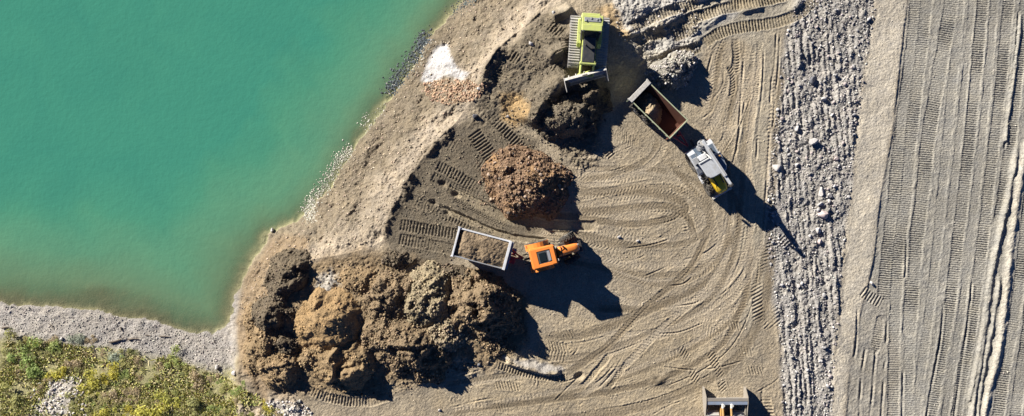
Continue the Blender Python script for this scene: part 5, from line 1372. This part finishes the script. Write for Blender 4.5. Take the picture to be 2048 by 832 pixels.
# ---------------------------------------------------------------- crane tractor
def crane_tractor():
    t = vehicle('crane_tractor', 1409, 336, 0.0, (0.50, 0.866), 'white roofed tractor with yellow hood and grey crane boom folded over its cab', 'tractor', -0.04)
    rw = (wheel_mesh(0.86, 0.58), rim_mesh(0.86, 0.58, MAT['dark'])); fw = (wheel_mesh(0.62, 0.42, 16, 0.045), rim_mesh(0.62, 0.42, MAT['dark']))  # rims coloured dark to paint in the shade at the wheels
    RX, FX = -0.95, 1.55
    for s in (-1, 1):
        wheel(t, RX, s * 0.74, 0.86, 0.58, None, 0, rw); wheel(t, FX, s * 0.70, 0.62, 0.42, None, -0.12, fw)
    MB().box((0.25, 0, 0.85), (3.4, 0.55, 0.5), 0.04).box((RX, 0, 0.86), (0.5, 1.2, 0.4), 0.04).box((FX, 0, 0.62), (0.22, 1.3, 0.2), 0.03).build('chassis', MAT['dark'], t)
    h = MB().loft([(0.62, 0.50, 1.15, 1.92), (1.1, 0.51, 1.1, 1.90), (1.6, 0.49, 1.05, 1.84), (2.05, 0.46, 1.0, 1.76), (2.32, 0.36, 1.0, 1.6)], 20, 3.6).build('hood', MAT['yellow'], t, True)
    MB().box((1.25, -0.28, 1.87), (0.75, 0.10, 0.05), 0.015).build('hood_vent', MAT['dark'], h)
    MB().box((1.25, 0.28, 1.87), (0.75, 0.10, 0.05), 0.015).build('hood_vent', MAT['dark'], h)
    MB().box((2.08, 0, 1.28), (0.3, 0.5, 0.4), 0.04).build('grille', MAT['dark'], h)
    for s in (-1, 1): MB().box((2.2, s * 0.2, 1.35), (0.08, 0.12, 0.1), 0.02).build('headlight', MAT['lamp'], h)
    fb = MB().box((2.45, 0, 0.75), (0.16, 1.75, 0.10), 0.02).build('front_crossbar', MAT['white'], t)
    for s in (-1, 1):
        MB().box((2.25, s * 0.35, 0.75), (0.45, 0.1, 0.12)).build('crossbar_arm', MAT['grey'], fb)
        MB().box((2.45, s * 0.8, 0.83), (0.2, 0.22, 0.08), 0.02).build('marker_plate', MAT['lamp'], fb)
    cf = MB()
    for a, b in (((0.62, 0.66), (0.52, 0.7)), ((0.62, -0.66), (0.52, -0.7)), ((-0.75, 0.7), (-0.7, 0.72)), ((-0.75, -0.7), (-0.7, -0.72))): cf.cyl((a[0], a[1], 1.15), (b[0], b[1], 2.66), 0.055, 8)
    cf.box((-0.08, 0, 1.1), (1.5, 1.4, 0.14), 0.03); cf.build('cab_frame', MAT['dark'], t)
    pane('windscreen', [(0.64, -0.64, 1.2), (0.64, 0.64, 1.2), (0.54, 0.68, 2.6), (0.54, -0.68, 2.6)], t)
    pane('rear_window', [(-0.77, 0.68, 1.2), (-0.77, -0.68, 1.2), (-0.72, -0.7, 2.6), (-0.72, 0.7, 2.6)], t)
    for s in (-1, 1): pane('side_window', [(-0.7, s * 0.72, 1.2), (0.58, s * 0.68, 1.2), (0.5, s * 0.72, 2.6), (-0.66, s * 0.74, 2.6)][::s], t)
    MB().box((-0.35, 0, 1.4), (0.5, 0.5, 0.35), 0.06).box((-0.6, 0, 1.75), (0.14, 0.5, 0.6), 0.05).build('seat', MAT['charcoal'], t)
    rf = MB().prism([(-0.8, -0.98), (0.45, -0.90), (0.72, -0.72), (0.78, -0.4), (0.78, 0.4), (0.72, 0.72), (0.45, 0.90), (-0.8, 0.98)], 2.66, 2.84, 'xy', 0.06).build('roof', MAT['panel'], t)
    MB().prism([(-0.66, 0.20), (0.68, 0.20), (0.66, 0.62), (0.42, 0.82), (-0.66, 0.88)], 2.835, 2.855, 'xy', 0.0).build('roof_shade', MAT['slate'], rf)  # shaded half of the roof, painted as a dark overlay
    for s in (-1, 1): MB().box((0.70, s * 0.55, 2.74), (0.12, 0.22, 0.12), 0.02).build('work_light', MAT['grey'], rf)
    MB().box((-0.72, 0, 2.87), (0.08, 1.9, 0.06), 0.015).build('roof_rail', MAT['grey'], rf)
    MB().cyl((-0.5, 0.75, 2.84), (-0.5, 0.75, 3.0), 0.06, 10).build('beacon', MAT['amber'], rf)
    # rear deck and wide fenders
    for s in (-1, 1):
        f = MB().prism([(-1.95, 1.05), (-1.95, 1.72), (-1.6, 1.86), (-0.4, 1.86), (0.05, 1.72), (0.25, 1.35), (0.18, 1.32), (-0.02, 1.64), (-0.42, 1.78), (-1.58, 1.78), (-1.87, 1.66), (-1.87, 1.05)], *sorted((s * 0.55, s * 1.14)), 'xz', 0.0).build('fender', MAT['panel'], t)
        MB().box((-1.97, s * 0.95, 1.3), (0.06, 0.25, 0.12), 0.015).build('tail_light', MAT['red'], f)
        mr = MB().cyl((0.6, s * 0.7, 2.2), (0.7, s * 1.18, 2.25), 0.02, 6).build('mirror_arm', MAT['dark'], t); MB().box((0.71, s * 1.2, 2.15), (0.06, 0.22, 0.36), 0.02).build('mirror', MAT['dark'], mr)
        MB().box((0.45, s * 0.85, 0.55), (0.45, 0.3, 0.06), 0.01).box((0.45, s * 0.82, 0.9), (0.4, 0.24, 0.06), 0.01).build('step', MAT['dark'], t)
    MB().box((-1.35, 0, 1.72), (1.1, 1.08, 0.10), 0.02).build('rear_deck', MAT['slate'], t)  # deck colour has the shade of the crane painted in
    for s in (-1, 1): MB().box((-1.1, s * 0.80, 1.872), (0.95, 0.42, 0.02), 0.005).build('fender_shade', MAT['slate'], t)  # thin dark sheets: painted shade on the fender tops
    MB().box((0.55, -1.02, 1.15), (0.75, 0.18, 0.10), 0.02).build('side_skirt', MAT['white'], t)
    MB().box((-1.02, -0.30, 2.05), (0.42, 0.62, 0.62), 0.04).build('oil_tank', MAT['white'], t)
    MB().box((-1.0, -0.86, 2.0), (0.55, 0.36, 0.26), 0.03).build('tool_box', MAT['grey'], t)
    vb = MB().box((-1.15, 0.52, 1.95), (0.4, 0.4, 0.4), 0.04)
    for k in range(4): vb.cyl((-1.3 + k * 0.1, 0.6, 2.1), (-1.4 + k * 0.12, 0.2, 2.4), 0.03, 6)
    vb.build('valve_block', MAT['dark'], t)
    # crane: slewing base at the rear, mast, folded telescopic boom lying forward over the roof, grapple head
    cb = MB().cyl((-1.75, 0, 0.8), (-1.75, 0, 1.8), 0.28, 14).box((-1.75, 0, 0.9), (0.5, 0.9, 0.3), 0.04).build('crane_base', MAT['grey'], t)
    MB().cyl((-1.75, 0, 1.8), (-1.75, 0, 3.15), 0.17, 12).box((-1.75, 0, 2.0), (0.45, 0.45, 0.25), 0.04).build('crane_mast', MAT['grey'], t)
    bo = MB().box((-0.25, 0, 3.28), (3.3, 0.24, 0.40), 0.03).build('crane_boom', MAT['boom'], t, loc=(0, 0.10, 0.22), rot=(0, -0.10, 0.03))
    MB().box((0.1, 0, 3.46), (2.4, 0.10, 0.08), 0.02).build('boom_ram', MAT['steel'], bo)
    MB().box((1.55, 0, 3.25), (1.3, 0.20, 0.24), 0.02).build('boom_extension', MAT['boom'], bo)
    MB().cyl((2.2, 0, 3.25), (2.2, 0, 2.65), 0.10, 10).box((2.2, 0, 3.25), (0.24, 0.28, 0.24), 0.03).build('boom_head', MAT['dark'], bo)
    g_ = MB().cyl((-2.05, -0.05, 2.9), (-2.05, -0.05, 3.4), 0.30, 16).build('slew_motor', MAT['grey'], t)
    MB().cyl((-2.05, -0.05, 3.4), (-2.05, -0.05, 3.46), 0.2, 12).build('motor_cap', MAT['offwhite'], g_)
    mb = MB()
    for k in range(6):
        a = k * math.pi / 3; mb.box((-2.05 + math.cos(a) * 0.3, -0.05 + math.sin(a) * 0.3, 3.38), (0.12, 0.08, 0.06), 0.01, (0, 0, a))
    mb.build('motor_bolts', MAT['dark'], g_)
    MB().cyl((-1.75, 0, 1.9), (-0.6, 0, 3.15), 0.07, 10).build('lift_ram', MAT['steel'], t)
    MB().box((-2.3, 0, 0.62), (0.7, 0.18, 0.1), 0.02).build('drawbar', MAT['dark'], t)
    return t
crane_tractor()

# ---------------------------------------------------------------- bulldozers
def crawler(t, cx, y, L, shoe_w, wheel_r, pitch, shoe_mat):
    """one crawler track: frame, wheels and the ring of shoes"""
    tr = MB().box((cx, y, wheel_r + 0.06), (L - 2 * wheel_r, shoe_w * 0.5, wheel_r * 0.9), 0.04).build('track', MAT['dark'], t)
    for k, xx in enumerate((cx - L / 2 + wheel_r, cx + L / 2 - wheel_r)):
        MB().cyl((xx, y - shoe_w * 0.22, wheel_r + 0.06), (xx, y + shoe_w * 0.22, wheel_r + 0.06), wheel_r * 0.93, 18).build('sprocket' if k == 0 else 'idler', MAT['dark'], tr)
    for xx in np.linspace(cx - L / 2 + 2.2 * wheel_r, cx + L / 2 - 2.2 * wheel_r, 5):
        MB().cyl((xx, y - shoe_w * 0.2, 0.2), (xx, y + shoe_w * 0.2, 0.2), 0.15, 12).build('roller', MAT['dark'], tr)
    sm = MB().box((0, 0, 0.02), (pitch * 0.90, shoe_w, 0.045), 0.008).box((pitch * 0.33, 0, 0.07), (0.03, shoe_w, 0.075)).mesh('shoe', shoe_mat)
    flat = L - 2 * wheel_r; per = 2 * flat + 2 * math.pi * wheel_r; n = int(per / pitch)
    for k in range(n):
        s = (k + 0.3) * per / n; zc = wheel_r + 0.06
        if s < flat: p = (cx - flat / 2 + s, zc + wheel_r, 0)
        elif s < flat + math.pi * wheel_r: a = (s - flat) / wheel_r; p = (cx + flat / 2 + math.sin(a) * wheel_r, zc + math.cos(a) * wheel_r, a)
        elif s < 2 * flat + math.pi * wheel_r: q = s - flat - math.pi * wheel_r; p = (cx + flat / 2 - q, zc - wheel_r, math.pi)
        else: a = math.pi + (s - 2 * flat - math.pi * wheel_r) / wheel_r; p = (cx - flat / 2 + math.sin(a) * wheel_r, zc + math.cos(a) * wheel_r, a)
        link('shoe', sm, None, tr, (p[0], y, p[1]), (0, p[2], 0))
    return tr

def blade_prof(h, depth):
    """curved mouldboard section, concave to the front (+x)"""
    fr = [(0.0 - depth * math.sin(math.pi * k / 8) * 1.0 + 0.16 * (k / 8 - 0.0) ** 2, h * k / 8) for k in range(9)]
    bk = [(p[0] - 0.11, p[1]) for p in fr][::-1]
    return fr + bk

def lime_dozer():
    px, py = 1175, 88
    gx, gy = W(px, py, 1.2); gz_ = float(grid_at(B, np.array([gx]), np.array([gy]))[0])
    x, y = W(px, py, gz_)
    t = empty('bulldozer', (x, y, gz_ - 0.02), math.atan2(-1.0, -0.07)); tag(t, 'lime green crawler bulldozer with angled blade on the dark soil', 'bulldozer')
    for s in (-1, 1): crawler(t, 0.0, s * 1.12, 4.05, 0.92, 0.42, 0.205, MAT['shoe'])
    MB().box((0.1, 0, 0.85), (3.5, 1.25, 0.55), 0.05).build('chassis', MAT['dark'], t)
    eh = MB().prism([(-0.1, 1.05), (1.85, 1.0), (1.85, 1.62), (0.9, 1.78), (-0.1, 1.95)], -0.48, 0.48, 'xz', 0.04).build('engine_hood', MAT['charcoal'], t)
    for s in (-1, 1): MB().box((0.9, s * 0.53, 1.40), (1.9, 0.06, 0.42), 0.01).build('hood_side_panel', MAT['lime'], eh)
    MB().cyl((0.55, -0.28, 1.8), (0.55, -0.28, 2.5), 0.06, 10).build('exhaust_pipe', MAT['dark'], eh)
    MB().cyl((0.75, 0.25, 1.75), (0.75, 0.25, 2.1), 0.09, 10).build('air_intake', MAT['dark'], eh)
    MB().box((1.9, 0, 1.38), (0.20, 1.32, 0.42), 0.04).build('radiator_guard', MAT['lime'], t)
    # cab
    cb = MB()
    for a, b in (((0.0, 0.62), (-0.35, 0.75)), ((0.0, -0.62), (-0.35, -0.75)), ((-1.55, 0.75), (-1.5, 0.78)), ((-1.55, -0.75), (-1.5, -0.78))): cb.cyl((a[0], a[1], 1.3), (b[0], b[1], 2.88), 0.06, 8)
    cb.box((-0.8, 0, 1.22), (1.65, 1.5, 0.2), 0.03); cb.build('cab_frame', MAT['dark'], t)
    pane('windscreen', [(0.03, -0.58, 1.5), (0.03, 0.58, 1.5), (-0.32, 0.70, 2.85), (-0.32, -0.70, 2.85)], t)
    pane('rear_window', [(-1.58, 0.7, 1.4), (-1.58, -0.7, 1.4), (-1.53, -0.74, 2.85), (-1.53, 0.74, 2.85)], t)
    for s in (-1, 1): pane('side_window', [(-1.5, s * 0.77, 1.4), (-0.05, s * 0.65, 1.4), (-0.38, s * 0.77, 2.85), (-1.46, s * 0.8, 2.85)][::s], t)
    MB().box((-0.8, 0, 1.5), (0.5, 0.5, 0.35), 0.06).box((-1.05, 0, 1.9), (0.14, 0.5, 0.6), 0.05).build('seat', MAT['charcoal'], t)
    rf = MB().box((-0.93, 0, 2.97), (1.22, 1.66, 0.16), 0.04).build('roof', MAT['lime'], t)
    MB().box((-0.55, 0, 3.065), (0.46, 1.52, 0.05), 0.02).build('roof_panel', MAT['lime'], rf)
    pr = MB().box((-1.18, 0.0, 3.06), (0.34, 1.30, 0.05), 0.02)
    for k in (-0.5, -0.1, 0.35, 0.55): pr.box((-1.2 + 0.1 * math.sin(k * 9), k, 3.1), (0.16, 0.12, 0.06), 0.015)
    pr.build('roof_vent', MAT['grey'], rf)
    for s in (-1, 1):
        MB().box((-0.33, s * 0.65, 2.98), (0.1, 0.2, 0.12), 0.02).build('work_light', MAT['lamp'], rf)
        f = MB().prism([(-1.7, 1.0), (-1.7, 1.25), (0.25, 1.25), (0.55, 1.05), (0.55, 1.0)], *sorted((s * 0.66, s * 0.98)), 'xz', 0.02).build('fender', MAT['lime'], t)
        MB().cyl((-0.6, s * 0.92, 1.25), (-0.6, s * 0.92, 1.9), 0.018, 6).cyl((0.3, s * 0.92, 1.2), (0.3, s * 0.92, 1.85), 0.018, 6).cyl((-0.6, s * 0.92, 1.9), (0.3, s * 0.92, 1.85), 0.018, 6).build('grab_rail', MAT['lime'], f)
    MB().box((-1.85, 0, 1.25), (0.5, 1.5, 0.8), 0.06).build('fuel_tank', MAT['lime'], t)
    MB().box((-2.05, 0, 0.75), (0.5, 1.1, 0.4), 0.04).build('tow_hitch', MAT['dark'], t)
    # push frame and rams
    cf = MB()
    for s in (-1, 1): cf.box((2.2, s * 0.52, 0.82), (1.2, 0.16, 0.24), 0.03, (0, 0.12, 0))
    cf.box((2.72, 0, 0.72), (0.2, 1.2, 0.25), 0.03); cf.build('push_frame', MAT['lime'], t)
    for s in (-1, 1): MB().cyl((1.75, s * 0.5, 1.55), (2.7, s * 0.5, 0.95), 0.075, 10).cyl((2.3, s * 0.5, 1.2), (2.75, s * 0.5, 0.92), 0.045, 8).build('lift_ram', MAT['lime'], t)
    # angled blade
    bl = MB().prism(blade_prof(1.15, 0.20), -1.72, 1.72, 'xz').build('blade', MAT['offwhite'], t, loc=(3.10, 0.0, 0.08), rot=(0, -0.38, 0.33))
    MB().box((0.06, 0, 1.17), (0.24, 3.4, 0.06), 0.01).build('blade_lip', MAT['offwhite'], bl)
    MB().box((-0.06, 0, 0.62), (0.05, 3.38, 0.36), 0.01).build('blade_wear_plate', MAT['blue'], bl)
    MB().box((0.02, 0, 0.05), (0.05, 3.5, 0.2), 0.005).build('cutting_edge', MAT['steel'], bl)
    rb = MB()
    for yy in (-1.3, -0.7, 0.0, 0.7, 1.3): rb.box((-0.22, yy, 0.6), (0.16, 0.08, 0.9))
    rb.build('blade_rib', MAT['offwhite'], bl)
    MB().box((-0.24, 0, 0.65), (0.22, 1.1, 0.5), 0.04).build('blade_mount', MAT['lime'], bl)
    MB().box((0.16, -0.05, 1.205), (0.16, 0.42, 0.012)).build('blade_patch', MAT['dark'], bl)
    for s in (-1, 1): MB().prism([(-0.18, 0.0), (0.75, 0.28), (0.85, 0.6), (0.2, 1.2), (-0.12, 1.2)], *sorted((s * 1.73, s * 1.76)), 'xz').build('end_plate', MAT['offwhite'], bl)
    return t
lime_dozer()

def amber_dozer():
    px, py = 1446, 850
    x, y = W(px, py, 0.0)
    t = empty('bulldozer', (x, y, float(grid_at(B, np.array([x]), np.array([y]))[0]) - 0.02), math.pi / 2); tag(t, 'amber crawler bulldozer with winged blade, cut off by the bottom edge', 'bulldozer')
    for s in (-1, 1): crawler(t, -0.9, s * 1.02, 4.3, 0.92, 0.42, 0.205, MAT['shoe'])
    MB().box((-0.8, 0, 0.85), (3.6, 1.1, 0.55), 0.05).build('chassis', MAT['dark'], t)
    eh = MB().prism([(-1.4, 1.05), (0.35, 1.0), (0.35, 1.65), (-1.4, 1.9)], -0.46, 0.46, 'xz', 0.04).build('engine_hood', MAT['amber'], t)
    MB().cyl((-0.3, -0.2, 1.7), (-0.3, -0.2, 2.3), 0.06, 10).build('exhaust_pipe', MAT['dark'], eh)
    MB().box((0.45, 0, 1.3), (0.18, 0.9, 0.6), 0.04).build('radiator_guard', MAT['amber'], t)
    cb = MB()
    for a in ((-1.4, 0.65), (-1.4, -0.65), (-2.8, 0.7), (-2.8, -0.7)): cb.cyl((a[0], a[1], 1.3), (a[0], a[1], 2.88), 0.06, 8)
    cb.box((-2.1, 0, 1.22), (1.6, 1.5, 0.2), 0.03); cb.build('cab_frame', MAT['dark'], t)
    pane('windscreen', [(-1.36, -0.6, 1.5), (-1.36, 0.6, 1.5), (-1.36, 0.62, 2.85), (-1.36, -0.62, 2.85)], t)
    pane('rear_window', [(-2.84, 0.6, 1.5), (-2.84, -0.6, 1.5), (-2.84, -0.62, 2.85), (-2.84, 0.62, 2.85)], t)
    for s in (-1, 1): pane('side_window', [(-2.75, s * 0.68, 1.4), (-1.45, s * 0.66, 1.4), (-1.45, s * 0.68, 2.85), (-2.75, s * 0.7, 2.85)][::s], t)
    MB().box((-2.1, 0, 2.97), (1.7, 1.7, 0.16), 0.04).build('roof', MAT['amber'], t)
    for s in (-1, 1):
        MB().box((1.1, s * 0.42, 0.85), (1.5, 0.14, 0.24), 0.03).build('push_arm', MAT['amber'], t)
        MB().cyl((0.5, s * 0.34, 1.35), (1.75, s * 0.34, 1.1), 0.085, 10).build('lift_ram', MAT['amber'], t)
        MB().cyl((1.72, s * 0.36, 1.15), (2.0, s * 0.36, 1.1), 0.10, 12).cyl((1.98, s * 0.36, 0.95), (1.98, s * 0.36, 1.38), 0.11, 12).build('ram_eye', MAT['lamp'], t)
    MB().box((0.75, -0.95, 0.95), (0.5, 0.25, 0.5), 0.03).build('side_light_bracket', MAT['grey'], t)
    bl = MB().prism(blade_prof(1.05, 0.20), -1.68, 1.68, 'xz').build('blade', MAT['grey'], t, loc=(2.25, 0, 0.06))
    MB().box((0.17, 0, 1.07), (0.26, 3.36, 0.06), 0.01).build('blade_lip', MAT['dusty'], bl)
    MB().box((-0.12, 0, 1.06), (0.26, 3.34, 0.05), 0.01).build('blade_back_rail', MAT['blue'], bl)
    MB().box((0.02, 0, 0.05), (0.05, 3.4, 0.2), 0.005).build('cutting_edge', MAT['steel'], bl)
    for s in (-1, 1):
        MB().prism([(-1.35, 0.55), (-0.2, 0.0), (0.98, 0.0), (1.08, 0.45), (0.35, 1.14), (-0.15, 1.14), (-1.35, 0.85)], *sorted((s * 1.69, s * 1.725)), 'xz').build('wing', MAT['dusty'], bl)
    MB().box((-0.75, -1.58, 0.75), (0.9, 0.08, 0.2), 0.02).build('brace', MAT['dusty'], bl)
    MB().box((-0.75, 1.58, 0.75), (0.9, 0.08, 0.2), 0.02).build('brace', MAT['dusty'], bl)
    return t
amber_dozer()

# ---------------------------------------------------------------- look-alikes: say which one by its order down the picture
ORD = ['first', 'second', 'third', 'fourth', 'fifth', 'sixth', 'seventh', 'eighth', 'ninth', 'tenth', 'eleventh', 'twelfth']
byl = {}
for o in bpy.data.objects:
    if o.parent is None and 'label' in o: byl.setdefault(o['label'], []).append(o)
for lb, os_ in byl.items():
    if len(os_) > 1:
        for k, o in enumerate(sorted(os_, key=lambda q: -q.location.y)):
            if k < len(ORD): o['label'] = lb + ', ' + ORD[k] + ' down'
